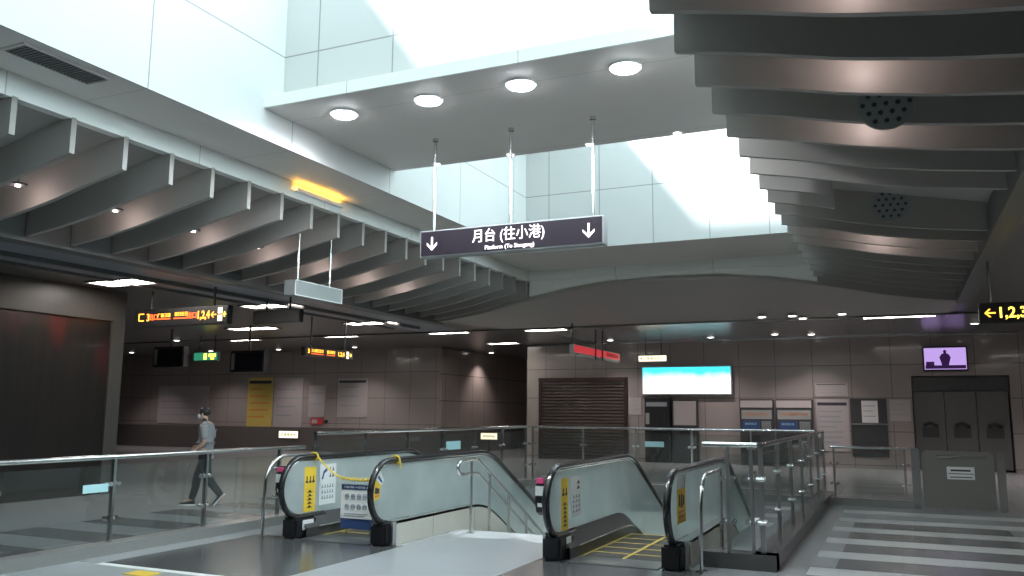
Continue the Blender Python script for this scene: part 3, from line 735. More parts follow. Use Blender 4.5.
def notice(name, label, x0, x1, z0, z1, m, lines=5, head=True, y=YB, cat='notice', ink='grey_print', grp=None):
    t = thing(name, label, cat, ((x0+x1)/2, y-.01, z0), grp)
    build('notice_board', MB().box(x0, x1, y-.025, y, z0, z1), M[m], t)
    if head: build('notice_heading', MB().box(x0+.05*(x1-x0), x1-.05*(x1-x0), y-.029, y-.024, z1-.12*(z1-z0), z1-.06*(z1-z0)), M['ink'], t)
    b = MB(); rr = random.Random(int(x0*100))
    for k in range(lines):
        z = z1-(.22+.7*k/max(1, lines))*(z1-z0)
        b.box(x0+.08*(x1-x0), x0+(.6+.3*rr.random())*(x1-x0), y-.029, y-.024, z-.03*(z1-z0), z)
    build('notice_lines', b, M[ink], t)
    return t
notice('wall_notice', 'wide pale notice above a door-high panel right of the ticket machines', -2.36, -1.42, 2.15, 2.56, 'panel_pale', 3)
notice('wall_notice', 'pale text panel on the wall right of the ticket machines', -2.36, -1.42, .5, 2.06, 'panel_pale', 7)
t = thing('display_window', 'dark grey glazed counter window with a paper sheet, left of the lockers', 'window', (-.86, YB, .9))
build('window_panel', MB().box(-1.37, -.35, YB-.03, YB, .35, 2.08), M['darkgrey'], t)
build('window_ledge', MB().box(-1.37, -.35, YB-.06, YB, 1.30, 1.34), M['steel'], t)
notice('paper_sheet', 'pale paper sheet taped on the dark counter window', -1.05, -.6, 1.36, 2.02, 'paper', 3, False, YB-.03)
notice('wall_notice', 'beige notice with four faint symbols between counter window and lockers', -.27, .30, 1.42, 2.06, 'panel_pale', 3, False)
notice('wall_notice', 'small notice with dark bottom line left of the dark bank machine', -8.36, -7.9, 1.55, 2.12, 'panel_pale', 3, False)
# lockers / phones in the recess
t = thing('locker_bank', 'dark three-bay row of lockers in the recess below the television', 'locker', (1.6, YB+.3, 0))
build('locker_header', MB().box(.38, 2.88, YB+.2, YB+.9, 2.32, 2.74), M['darkgrey'], t)
for k in range(3):
    x0 = .38+k*.833; p = build('locker_bay', MB().box(x0+.01, x0+.823, YB+.25, YB+.9, .05, 2.30, .01), M['beam_dark'], t)
    build('locker_handle', MB().tube([(x0+.25, YB+.22, 1.30), (x0+.42, YB+.18, 1.36), (x0+.62, YB+.22, 1.28)], .05, 10), M['black'], p, True)
    build('locker_window', MB().box(x0+.2, x0+.65, YB+.235, YB+.255, .95, 1.25), M['darkgrey'], p)
# left back wall panels
notice('wall_poster', 'tall yellow poster panel on the left back wall', -24.85, -23.55, .92, 2.94, 'yellow_worn', 5, True, YB, 'poster', 'orange_print')
notice('wall_map', 'large pale map panel right of the yellow poster', -23.45, -22.0, .92, 2.92, 'panel_pale', 4, False, YB, 'map')
notice('wall_notice', 'greyish notice with dark title on the left back wall', -20.3, -18.9, 1.35, 2.88, 'panel_pale', 3, True)
notice('wall_map', 'wide pale map panel behind the walking person', -29.9, -27.0, 1.0, 2.62, 'panel_pale', 4, False, YB, 'map')
notice('wall_notice', 'narrow pinkish notice right of the vertical wall joint', -21.7, -20.9, 1.35, 2.6, 'panel_pale', 2, False)
t = thing('alarm_box', 'small red alarm box on the left back wall above the dark base', 'alarm', (-21.2, YB, 1.05))
build('alarm_case', MB().box(-21.55, -20.95, YB-.06, YB, 1.05, 1.30, .01), M['red'], t)
build('alarm_plate', MB().box(-21.47, -21.2, YB-.065, YB-.055, 1.10, 1.25), M['panel_pale'], t)
build('alarm_bell', MB().disc((-20.8, YB-.05, 1.17), (0, 1, 0), .08, .05, 16), M['black'], t, True)
# low lit guidance signs
for (x0, x1, z0, z1, lab) in ((-23.05, -22.1, .50, .77, 'left of the two low lit guidance signs on the dark base'), (-13.9, -13.25, .62, .84, 'right of the two low lit guidance signs, at the corridor mouth')):
    y = YB-.04 if x0 < -15 else YB
    t = thing('guidance_sign', lab, 'sign', ((x0+x1)/2, y, z0), 'low lit guidance signs')
    build('sign_case', MB().box(x0-.03, x1+.03, y-.06, y, z0-.03, z1+.03, .006), M['black'], t)
    build('sign_panel', MB().box(x0, x1, y-.066, y-.056, z0, z1), M['e_warm'], t)
    faux_chars(t, x0+.08, x1-.08, y-.067, z0+.07, z1-.07, M['ink'], n=5, seed=21)
    if x0 > -15: build('sign_post', MB().box((x0+x1)/2-.05, (x0+x1)/2+.05, y-.05, y, 0, z0-.02), M['black'], t)
# pendant four-petal light reflection is left to the polished stone

# ------------------------------------------------------------------ railings
def glass_rail(name, label, ax, a, b, c_, zb, zt, step, lastglass=True, grp=None, posts=None, dark=False, cat='railing'):
    """ax 'y': runs along y from a to b at x=c_;  ax 'x': runs along x at y=c_"""
    P3 = (lambda s_, o_, z: (c_+o_, s_, z)) if ax == 'y' else (lambda s_, o_, z: (s_, c_+o_, z))
    mid = P3((a+b)/2, 0, 0)
    t = thing(name, label, cat, (mid[0], mid[1], zb), grp)
    build('handrail', MB().tube([P3(a-.03, 0, zt), P3(b+.03, 0, zt)], .028, 14), M['steel_bright'], t, True)
    n_ = max(1, round((b-a)/step)); ps = posts or [a + (b-a)*i/n_ for i in range(n_+1)]
    def bx(s0, s1, o0, o1, z0, z1):
        p, q = P3(s0, o0, z0), P3(s1, o1, z1)
        return MB().box(min(p[0], q[0]), max(p[0], q[0]), min(p[1], q[1]), max(p[1], q[1]), z0, z1)
    for s_ in ps:
        pm = bx(s_-.018, s_+.018, -.024, .024, zb, zt-.02)
        po = build('post', pm, M['steel_dark'] if dark else M['steel'], t)
        for z in (zb+(zt-zb)*.28, zb+(zt-zb)*.68):
            cl = MB()
            for d in (-.055, .055):
                p = Vector(P3(s_+d, -.04, z)); q = Vector(P3(s_+d, .04, z))
                cl.disc(p, q-p, .026, .08, 12)
            e0, e1 = P3(s_-.055, 0, z), P3(s_+.055, 0, z); cl.tube([e0, e1], .012, 8)
            build('glass_clamp', cl, M['steel_bright'], po, True)
    for s0, s1 in zip(ps, ps[1:]):
        build('glass_panel', bx(s0+.03, s1-.03, -.006, .006, zb+.05, zt-.09), M['glass'], t)
    return t
r1 = glass_rail('glass_railing', 'long glass railing on the left curb beside the walking person', 'y', 4.22, 10.5, -8.2, .12, 1.06, 1.5, posts=[4.24, 5.67, 7.1, 8.53, 9.96])
build('glass_sticker', MB().box(-8.19, -8.185, 6.70, 7.03, .68, .77), M['cyan_sticker'], r1)
r2 = glass_rail('glass_railing', 'glass railing along the left side of the escalator opening', 'y', 9.95, 17.4, OL, .15, 1.28, 1.25)
build('glass_sticker', MB().box(OL+.008, OL+.012, 13.75, 14.3, .91, 1.06), M['cyan_sticker'], r2)
r3 = glass_rail('glass_railing', 'glass railing across the far end of the escalator opening', 'x', OL+.17, OR_-.17, 17.4, .15, 1.28, 1.24)
build('glass_sticker', MB().box(-4.85, -4.45, 17.385, 17.39, .91, 1.02), M['cyan_sticker'], r3)
r4 = glass_rail('glass_railing', 'dark glass railing along the right side of the escalator opening', 'y', 9.4, 17.4, OR_, .16, 1.27, 1.33, dark=True)
r5 = glass_rail('glass_railing', 'short dark glass return railing behind the right escalator newel', 'x', -1.95, -1.43, 9.4, .16, 1.27, .6, dark=True, posts=[-1.72, -1.47])
r6 = glass_rail('glass_railing', 'low glass barrier at right next to the steel gate', 'x', -1.16, .08, 16.6, .13, 1.02, 1.2, posts=[-1.13, .03])
struct('trim_15', MB().box(-1.2, .14, 16.52, 16.68, 0, .13), M['curb'])

# hoop rails at both ends
def hoop(x, y0, y1, z1, label, zf=0):
    t = thing('hoop_rail', label, 'handrail', (x, y0, 0), 'bent steel hoop rails')
    pts = [(x, y0, 0), (x, y0, .35), (x, y0+.02, .60)]
    for k in range(9):
        a = PI - k*(PI/2)/8; pts.append((x, y0+.38+.36*math.cos(a), z1-.34+.34*math.sin(a)))
    pts.append((x, y1, z1))
    build('rail_tube', MB().tube(pts, .022, 12), M['steel_bright'], t, True)
    build('rail_foot', MB().disc((x, y0, 0), (0, 0, 1), .06, .015, 20), M['steel'], t, True)
    build('rail_post', MB().tube([(x, y1, 0), (x, y1, z1)], .02, 10), M['steel'], t, True)
    return t
hoop(-7.5, 8.84, 9.85, 1.0, 'bent steel hoop rail left of the left escalator')
hoop(-1.93, 8.98, 10.1, .96, 'bent steel hoop rail right of the right escalator')

# steel gate
t = thing('steel_gate', 'grey steel gate panel with white notice plate at right', 'gate', (.85, 16.6, 0))
build('gate_panel', MB().prism([(.30, .04), (1.40, .04), (1.40, .92), (1.34, .99), (.36, .99), (.30, .92)], 'y', 16.58, 16.62), M['gate_grey'], t)
build('gate_post', MB().box(.13, .27, 16.54, 16.66, 0, 1.03, .015), M['steel'], t)
build('gate_post', MB().box(1.44, 1.56, 16.54, 16.66, 0, 1.03, .015), M['steel'], t)
build('gate_handle', MB().tube([(.52, 16.55, .90), (.80, 16.55, .90)], .022, 10), M['steel_bright'], t, True)
build('gate_bar', MB().tube([(.80, 16.55, .91), (1.3, 16.55, .91)], .008, 8), M['steel_bright'], t)
pl = build('gate_plate', MB().box(.68, 1.10, 16.565, 16.58, .52, .73), M['white'], t)
build('plate_lettering', MB().box(.74, 1.04, 16.56, 16.566, .655, .685).box(.70, 1.08, 16.56, 16.566, .61, .622).box(.72, 1.06, 16.56, 16.566, .55, .565), M['ink'], pl)

# ------------------------------------------------------------------ escalators
NY, RAD, SY, SL = 8.66, .38, 11.9, .52
def hr_path(x, yend=19.2, off=0.0):
    """handrail centre line in the plane x, newel at NY, off = inward offset"""
    r = RAD-off; cy, cz = NY+RAD, .62
    pts = [(x, cy+.5, cz-r), (x, cy+.2, cz-r)]
    for k in range(0, 15):
        a = -PI/2 - k*PI/14; pts.append((x, cy+r*math.cos(a), cz+r*math.sin(a)))
    zt = cz+r
    pts += [(x, 10.5, zt), (x, SY-.35, zt)]
    for k in range(1, 6):
        u = k/6; pts.append((x, SY-.35+u*.7, zt-SL*.7*u*u*.5))
    y = SY+.35; z = zt-SL*.35
    while y < yend:
        pts.append((x, y, z-(y-SY-.35)*SL)); y += .5
    pts.append((x, yend, z-(yend-SY-.35)*SL))
    return pts
def deck_z(y, base):
    if y <= SY-.75: return base
    if y <= SY-.05: u = (y-SY+.75)/.7; return base-SL*.7*u*u*.5
    return base-SL*.35-(y-SY+.05)*SL
def step_z(y):
    if y < 11.2: return 0
    return -SL*(y-11.2) if y > 11.6 else -SL*.4*((y-11.2)/.4)**2*.8
def escalator(cx, label):
    t = thing('escalator', label, 'escalator', (cx, 9.0, 0), 'escalators')
    ys = [9.0 + .25*i for i in range(42)]
    for sd in (-1, 1):
        x = cx + sd*.66
        build('handrail', MB().tube(hr_path(x), .034, 14, rx=.042), M['rubber'], t, True)
        build('handrail_guide', MB().tube(hr_path(x, off=.042), .010, 8, rx=.012), M['steel'], t, True)
        # glass balustrade
        path = [(p[1], p[2]) for p in hr_path(x, 19.2, .045)][2:]
        base = [(yy, deck_z(yy, .27)) for yy in [19.2 - .3*i for i in range(33)] if yy > NY+.25]
        bmg = MB(); bmg.prism(path + base, 'x', x-.006, x+.006)
        bmesh.ops.triangulate(bmg.bm, faces=[f_ for f_ in bmg.bm.faces if len(f_.verts) > 4])
        build('balustrade_glass', bmg, M['glass_esc'], t)
        # decks: outer (cream clad on the stair side), inner dark slope, skirt with steel strip
        ox = x + sd*.13
        top = [(y, deck_z(y, .28)) for y in ys]; bot = [(y, min(0, deck_z(y, .28)-.28)-.55*(y > 10.4)) for y in ys]
        build('outer_panel', MB().strip(top, bot, 'x', min(ox, ox-sd*.03), max(ox, ox-sd*.03)), M['cream'], t)
        build('deck_cap', MB().strip([(y, deck_z(y, .285)) for y in ys], [(y, deck_z(y, .25)) for y in ys], 'x', min(x+sd*.005, ox), max(x+sd*.005, ox)), M['steel'], t)
        ix = x - sd*.15
        d = MB()
        A = [d.bm.verts.new((x, y, deck_z(y, .285))) for y in ys]; B = [d.bm.verts.new((ix, y, deck_z(y, .12))) for y in ys]; C_ = [d.bm.verts.new((ix, y, deck_z(y, -.25))) for y in ys]
        for i in range(len(ys)-1):
            d.bm.faces.new((A[i], A[i+1], B[i+1], B[i])); d.bm.faces.new((B[i], B[i+1], C_[i+1], C_[i]))
        build('inner_skirt', d, M['darkgrey'], t, True)
        build('skirt_strip', MB().tube([(ix-sd*.008, y, deck_z(y, .125)) for y in ys[1:]], .010, 8), M['steel_bright'], t, True)
        # newel base block
        build('newel_base', MB().box(x-.12, x+.10, NY+.18, NY+.62, 0, .26, .03), M['black'], t)
        build('newel_plate', MB().box(ox-.02, ox+.02, NY+.28, 9.02, 0, .28), M['steel'], t)
    build('comb_plate', MB().box(cx-.5, cx+.5, 8.85, 9.3, 0, .012), M['steel_dark'], t)
    for k in range(18):
        y = 9.3+.4*k; z = step_z(y+.2)+.004
        p = build('step', MB().box(cx-.5, cx+.5, y, y+.395, z-.22, z), M['step'], t)
        build('step_edge', MB().box(cx-.5, cx+.5, y+.36, y+.394, z, z+.004).box(cx-.5, cx-.47, y, y+.36, z, z+.004).box(cx+.47, cx+.5, y, y+.36, z, z+.004), M['yellow_worn'], p)
    return t
EA, EB = -6.42, -2.86
ea = escalator(EA, 'left escalator, roped off, with white notice board at its entry')
eb = escalator(EB, 'right escalator with yellow edged steps beside the railing corner')
build('tape_line', MB().box(EB-.02, EB+.02, 9.32, 11.5, .008, .012), M['yellow_worn'], eb)

# stickers on the balustrades
def sticker_x(parent, x, y0, y1, z0, z1, m, facing=1, name='warning_sticker'):
    return build(name, MB().box(x, x+.002*facing if facing > 0 else x+.0, y0, y1, z0, z1) if facing > 0 else MB().box(x-.002, x, y0, y1, z0, z1), m, parent)
def pictos_x(parent, x, y0, y1, z0, z1, m, rows, cols, seed=0, name='sticker_print'):
    b = MB(); rr = random.Random(seed)
    for r_ in range(rows):
        for c_ in range(cols):
            a = y0+(y1-y0)*(c_+.15)/cols; a2 = y0+(y1-y0)*(c_+.85)/cols
            zz = z0+(z1-z0)*(r_+.2)/rows; z2 = z0+(z1-z0)*(r_+.8)/rows
            b.box(x, x+.002, a, a2, zz, zz+(z2-zz)*.3); b.box(x, x+.002, (a+a2)/2-.2*(a2-a), (a+a2)/2+.2*(a2-a), zz, z2)
    return build(name, b, m, parent)
xg = EA-.66+.008
s = sticker_x(ea, xg, 9.10, 9.34, .30, .87, M['yellow'])
pictos_x(s, xg+.002, 9.14, 9.30, .34, .58, M['ink'], 5, 1, 1); pictos_x(s, xg+.002, 9.12, 9.32, .64, .78, M['ink'], 1, 3, 2)
s = sticker_x(ea, xg, 9.42, 9.78, .36, .89, M['paper'], name='notice_sheet')
pictos_x(s, xg+.002, 9.46, 9.74, .42, .64, M['grey_print'], 3, 5, 1); pictos_x(s, xg+.002, 9.62, 9.74, .70, .86, M['ink'], 2, 2, 3)
build('sticker_print', MB().prism([(9.46, .70), (9.50, .80), (9.57, .84), (9.58, .80), (9.52, .77), (9.49, .69)], 'x', xg+.002, xg+.004), M['navy'], s)
xg = EB-.66+.008
s = sticker_x(eb, xg, 9.10, 9.32, .28, .86, M['yellow'])
pictos_x(s, xg+.002, 9.13, 9.29, .32, .60, M['ink'], 6, 1, 1); pictos_x(s, xg+.002, 9.12, 9.30, .64, .78, M['ink'], 1, 2, 2)
s = sticker_x(eb, xg, 9.42, 9.76, .40, .86, M['paper'], name='notice_sheet')
pictos_x(s, xg+.002, 9.45, 9.73, .44, .66, M['grey_print'], 4, 3, 1); pictos_x(s, xg+.002, 9.58, 9.73, .70, .82, M['ink'], 2, 1, 3)
# newel-front stickers (wrapped on the glass right behind the handrail curve, outer face)
for e, cx in ((ea, EA),):
    x = cx+.66+.008
    arc = lambda a, r: (NY+RAD+r*math.cos(a), .62+r*math.sin(a))
    A0, A1 = R(128), R(196)
    n_ = 20
    def band(a0, a1, r0, r1, m, nm, par, dx=0):
        b = MB(); o_ = [arc(a0+(a1-a0)*i/n_, r1) for i in range(n_+1)]; i_ = [arc(a0+(a1-a0)*i/n_, r0) for i in range(n_+1)]
        b.strip(o_, i_, 'x', x+dx, x+dx+.002); return build(nm, b, m, par)
    sy_ = band(R(150), R(195), .19, .325, M['yellow'], 'warning_sticker', e)
    band(R(165), R(180), .21, .30, M['ink'], 'sticker_print', sy_, .002)
    band(R(183), R(189), .21, .30, M['orange_print'], 'sticker_print', sy_, .002)
    sb_ = band(R(125), R(149), .18, .325, M['paper'], 'notice_sticker', e)
    band(R(136), R(143), .20, .31, M['navy'], 'sticker_print', sb_, .002)
    
x = EB+.66+.008
sy_ = build('warning_sticker', MB().box(x, x+.002, 9.06, 9.46, .44, .80), M['yellow'], eb)
build('sticker_print', MB().box(x+.002, x+.004, 9.12, 9.40, .49, .52).box(x+.002, x+.004, 9.12, 9.40, .55, .57), M['orange_print'], sy_)
build('sticker_print', MB().box(x+.002, x+.004, 9.14, 9.20, .62, .74).box(x+.002, x+.004, 9.24, 9.30, .60, .74).box(x+.002, x+.004, 9.33, 9.38, .62, .72), M['ink'], sy_)
build('notice_sticker', MB().box(x, x+.002, 9.06, 9.46, .80, .93), M['paper'], eb)
# indicator boxes on the outer newel flanks
def indicator(e, x, lab):
    p = build('indicator_box', MB().prism([(8.78, .52), (8.74, .62), (8.76, .80), (8.82, .90), (8.98, .90), (8.98, .50), (8.86, .48)], 'x', x-.10, x), M['black'], e)
    build('indicator_label', MB().box(x-.095, x-.005, 8.735, 8.76, .70, .80), M['white'], p)
    build('indicator_light', MB().box(x-.09, x-.01, 8.75, 8.79, .83, .885), M['pink'], p)
    build('indicator_plate', MB().box(x-.07, x-.02, 8.74, 8.76, .58, .62), M['white'], p)
indicator(eb, EB-.72, '')
indicator(ea, EA-.72, '')
# small white data plates on the newel bases
build('data_plate', MB().box(EA-.66+.10, EA-.66+.106, 8.98, 9.2, .10, .22), M['paper'], ea)
build('data_plate', MB().box(EB-.66+.10, EB-.66+.106, 9.02, 9.16, .12, .24), M['paper'], eb)

# notice board closing the left escalator
bx0, bx1, by = -6.72, -6.24, 9.42
t = thing('notice_board', 'white notice board with navy header closing off the left escalator', 'notice board', ((bx0+bx1)/2, by, 0))
tilt = .05
build('board_panel', MB().box(bx0, bx1, by, by+.012, .22, .66), M['white'], t)
build('board_header', MB().box(bx0+.01, bx1-.01, by-.004, by, .585, .65), M['navy'], t)
faux_chars(t, bx0+.05, bx1-.05, by-.005, .605, .632, M['paper'], n=9, seed=40, name='board_title')
for r_ in range(2):
    for q in range(4):
        b = MB(); cxq = bx0+.10+q*.092; cz = .50-r_*.13
        b.tube([(cxq+.030*math.cos(a*PI/8), by-.003, cz+.030*math.sin(a*PI/8)) for a in range(16)], .006, 6, closed=True)
        b.box(cxq-.028, cxq+.028, by-.004, by, cz-.012, cz+.012)
        build('board_symbol', b, M['grey_print'], t)
build('board_lines', MB().box(bx0+.06, bx1-.06, by-.004, by, .275, .285).box(bx0+.06, bx1-.10, by-.004, by, .25, .258), M['grey_print'], t)
build('board_base', MB().box(bx0, bx1, by+.012, by+.03, .09, .24), M['navy'], t)
for x in (bx0+.06, bx1-.06): build('board_leg', MB().tube([(x, by+.03, .6), (x, by+.06, .01)], .01, 8), M['steel'], t)

# yellow rope tied between the two balustrades
xa, xb = EA-.66, EA+.66
rp = [(xa, 9.30, 1.045), (xa+.03, 9.33, 1.0), (xa+.15, 9.36, .88), (xa+.32, 9.38, .76), (xa+.55, 9.40, .715), (xa+.8, 9.40, .715), (xa+1.0, 9.38, .76), (xa+1.18, 9.3, .9), (xb-.02, 9.22, 1.0), (xb, 9.2, 1.045)]
def smoothp(p, n_=5):
    out = []
    for i in range(len(p)-1):
        p0 = Vector(p[max(0, i-1)]); p1 = Vector(p[i]); p2 = Vector(p[i+1]); p3 = Vector(p[min(len(p)-1, i+2)])
        for k in range(n_):
            u = k/n_; out.append(.5*((2*p1)+(-p0+p2)*u+(2*p0-5*p1+4*p2-p3)*u*u+(-p0+3*p1-3*p2+p3)*u**3))
    out.append(Vector(p[-1])); return out
t = thing('yellow_rope', 'yellow rope tied across the left escalator entry with hanging ends', 'rope', (EA, 9.35, .7))
build('rope_strand', MB().tube(smoothp(rp), .012, 8), M['rope'], t, True)
for (x, y) in ((xa, 9.30), (xb, 9.2)):
    build('rope_knot', MB().tube([(x+.06*math.cos(a*PI/8), y, 1.0+.05*math.sin(a*PI/8)) for a in range(16)], .012, 8, closed=True), M['rope'], t, True)
build('rope_end', MB().tube([(xb+.045, 9.2, 1.03), (xb+.055, 9.22, .98), (xb+.05, 9.23, .90)], .012, 8), M['rope'], t, True)
b = MB(); 
for k in range(9):
    x = xa+.36+k*.075; b.tube([(x, 9.39, .74), (x+.03, 9.385, .70), (x+.055, 9.40, .745)], .009, 6)
build('rope_twist', b, M['rope'], t, True)

# ------------------------------------------------------------------ central stairs
t = thing('staircase', 'pale stone stairs going down between the two escalators', 'staircase', (-4.62, OY0, 0))
s = MB()
for k in range(26):
    y = OY0+.30*k; z = -.16*(k+1)
    s.box(-5.62, -3.66, y, y+.31, z-.3, z)
build('stair_flight', s, M['stairs'], t)
s = MB()
for k in range(26): s.box(-5.62, -3.66, OY0+.30*k+.25, OY0+.30*k+.29, -.16*(k+1), -.16*(k+1)+.004)
build('stair_nosing', s, M['curb_dark'], t)
# stair handrail
hx = -5.28
t = thing('stair_handrail', 'double steel handrail on posts descending the stairs', 'handrail', (hx, 10.3, 0))
sl2 = .16/.30
def rail(z0, r_, nm, ya=10.02):
    pts = [(hx, ya, z0), (hx, 10.48, z0)]
    y = 10.62
    while y < 17: pts.append((hx, y, z0-.02-(y-10.55)*sl2)); y += .6
    return build(nm, MB().tube(smoothp(pts, 3), r_, 12), M['steel_bright'], t, True)
rail(.96, .026, 'upper_rail', 10.12); rail(.78, .02, 'lower_rail', 10.12)
build('rail_return', MB().tube(smoothp([(hx, 10.12, .96), (hx, 10.0, .94), (hx, 9.95, .87), (hx, 10.0, .80), (hx, 10.12, .78)], 4), .024, 12), M['steel_bright'], t, True)
for y in (10.34, 10.9, 11.55, 12.2, 12.9, 13.6, 14.3):
    zf = 0 if y < OY0 else -.16*(int((y-OY0)/.30)+1)
    zt = .96 if y < 10.55 else .94-(y-10.55)*sl2
    build('rail_post', MB().tube([(hx, y, zf), (hx, y, zt)], .02, 10), M['steel'], t, True)
build('post_foot', MB().disc((hx, 10.34, 0), (0, 0, 1), .05, .02, 20), M['steel'], t, True)

# ------------------------------------------------------------------ person
def skin_mesh(name, verts, edges, radii, m, parent, sub=2, root=0, loc=None):
    me = bpy.data.meshes.new(name); me.from_pydata(verts, edges, []); o = bpy.data.objects.new(name, me); COL.objects.link(o)
    sk = o.modifiers.new('s', 'SKIN'); sk.use_smooth_shade = True
    lay = me.skin_vertices[0] if me.skin_vertices else None
    if lay is None:
        bpy.context.view_layer.update(); lay = me.skin_vertices[0]
    for i, r_ in enumerate(radii):
        lay.data[i].radius = r_ if isinstance(r_, tuple) else (r_, r_); lay.data[i].use_root = (i == root)
    ss = o.modifiers.new('u', 'SUBSURF'); ss.levels = sub; ss.render_levels = sub
    bpy.context.view_layer.update()
    me2 = bpy.data.meshes.new_from_object(o.evaluated_get(bpy.context.evaluated_depsgraph_get()))
    bpy.data.objects.remove(o); bpy.data.meshes.remove(me)
    me2.name = name; me2.materials.clear(); me2.materials.append(m)
    for p in me2.polygons: p.use_smooth = True
    ob = bpy.data.objects.new(name, me2); COL.objects.link(ob); ob.parent = parent
    return ob
def chain(*pts):
    v, r_, e = [], [], []
    for i, (x, y, z, rad) in enumerate(pts):
        v.append((x, y, z)); r_.append(rad)
        if i: e.append((i-1, i))
    return v, e, r_
def merge(chains):
    V, E_, R_ = [], [], []
    for (v, e, r_, att) in chains:
        o_ = len(V); V += v; R_ += r_; E_ += [(a+o_, b+o_) for a, b in e]
        if att is not None: E_.append((att, o_))
    return V, E_, R_
def person():
    t = thing('person', 'person in grey polo and white mask walking left behind the glass railing', 'person', (-10.74, 11.14, 0))
    t.scale = (.97, .97, .97)
    t.rotation_euler = (0, 0, R(-155.8))
    # local frame: +x forward, +y the left side (towards the camera), z up
    J = {}
    V = []; Rr = []; E_ = []
    def add(nm, x, y, z, r_, par=None):
        J[nm] = len(V); V.append((x, y, z)); Rr.append(r_)
        if par: E_.append((J[par], J[nm]))
    add('pelvis', 0, 0, .92, (.10, .085))
    add('belly', .01, 0, 1.06, (.12, .10), 'pelvis')
    add('chest', .0, 0, 1.24, (.145, .11), 'belly')
    add('upper', .0, 0, 1.36, (.12, .085), 'chest')
    add('neck', .03, 0, 1.44, .05, 'upper')
    add('skull0', .06, 0, 1.50, .06, 'neck')
    add('skull1', .08, 0, 1.57, (.085, .078), 'skull0')
    add('skull2', .075, 0, 1.64, (.065, .06), 'skull1')
    for sd, nm in ((1, 'l'), (-1, 'r')):
        add(nm+'sh', -.01, sd*.17, 1.37, .058, 'upper')
        if sd > 0:
            add(nm+'el', -.05, sd*.235, 1.10, .043, nm+'sh'); add(nm+'wr', .09, sd*.19, .98, .028, nm+'el')
            d = Vector((.75, -.15, -.35)).normalized()
        else:
            add(nm+'el', -.02, sd*.235, 1.10, .043, nm+'sh'); add(nm+'wr', .16, sd*.19, 1.02, .028, nm+'el')
            d = Vector((.8, .2, -.2)).normalized()
        w = Vector(V[J[nm+'wr']])
        pm = w + d*.06; V.append(tuple(pm)); J[nm+'pm'] = len(V)-1; Rr.append((.032, .016)); E_.append((J[nm+'wr'], J[nm+'pm']))
        side = Vector((0, 0, 1)); curl = Vector((0, -sd, -.3)).normalized()
        for fi, (off, ln) in enumerate(((.028, .065), (.010, .075), (-.010, .070), (-.028, .055))):
            a_ = pm + d*.025 + side*off; b_ = a_ + d*ln*.5 + curl*ln*.15; c_ = b_ + d*ln*.25 + curl*ln*.4
            for q, (p_, rr_) in enumerate(((a_, .009), (b_, .0085), (c_, .008))):
                V.append(tuple(p_)); Rr.append(rr_); E_.append(((J[nm+'pm'] if q == 0 else len(V)-2), len(V)-1))
        a_ = w + d*.03 + side*.035 + curl*.01; b_ = a_ + d*.035 + side*.012 + curl*.02
        for q, (p_, rr_) in enumerate(((a_, .011), (b_, .009))):
            V.append(tuple(p_)); Rr.append(rr_); E_.append(((J[nm+'wr'] if q == 0 else len(V)-2), len(V)-1))
    # legs: right leg forward and planted, left leg trailing with heel up
    add('rhip', .02, -.085, .82, .08, 'pelvis'); add('rkn', .16, -.10, .47, .062, 'rhip'); add('rca', .17, -.10, .32, .056, 'rkn'); add('ran', .24, -.10, .09, .036, 'rca'); add('rto', .38, -.10, .045, .034, 'ran')
    add('lhip', -.02, .085, .82, .08, 'pelvis'); add('lkn', -.10, .10, .48, .062, 'lhip'); add('lca', -.20, .10, .36, .056, 'lkn'); add('lan', -.36, .10, .19, .036, 'lca'); add('lto', -.30, .10, .075, .034, 'lan')
    body = skin_mesh('body', V, E_, Rr, M['skin'], t, 2, 0)
    # clothing
    def sl(pts): 
        v, e, r_ = chain(*pts); return v, e, r_
    V2 = [(0, 0, .80), (0, 0, .95), (.01, 0, 1.08), (0, 0, 1.24), (0, 0, 1.36), (.025, 0, 1.425)]
    R2 = [(.175, .15), (.15, .125), (.145, .12), (.165, .13), (.135, .10), (.062, .058)]
    E2 = [(i, i+1) for i in range(5)]
    for sd in (1, -1):
        o_ = len(V2); V2 += [(-.01, sd*.18, 1.37), (-.04 if sd > 0 else -.02, sd*.225, 1.21), (-.05 if sd > 0 else -.02, sd*.238, 1.13)]; R2 += [.075, .066, .068]; E2 += [(4, o_), (o_, o_+1), (o_+1, o_+2)]
    shirt = skin_mesh('polo_shirt', V2, E2, R2, M['shirt'], t, 2, 1)
    col = MB().tube([(.025+.062*math.cos(a*PI/8), .06*math.sin(a*PI/8), 1.44+.01*math.cos(a*PI/8)) for a in range(16)], .014, 8, closed=True)
    me = bpy.data.meshes.new('shirt_collar'); col.bm.to_mesh(me); col.bm.free(); me.materials.append(M['shirt']); oc = bpy.data.objects.new('shirt_collar', me); COL.objects.link(oc); oc.parent = shirt
    V3 = [(0, 0, .98), (0, 0, .82), (.02, -.09, .78), (.11, -.10, .60), (.165, -.10, .47), (.18, -.10, .30), (.245, -.10, .085),
          (-.02, .09, .78), (-.07, .10, .60), (-.10, .10, .48), (-.20, .10, .36), (-.365, .10, .17)]
    R3 = [(.135, .125), (.16, .145), .112, .095, .08, .072, .06, .112, .095, .08, .072, .06]
    E3 = [(0, 1), (1, 2), (2, 3), (3, 4), (4, 5), (5, 6), (1, 7), (7, 8), (8, 9), (9, 10), (10, 11)]
    skin_mesh('trousers', V3, E3, R3, M['pants'], t, 2, 0)
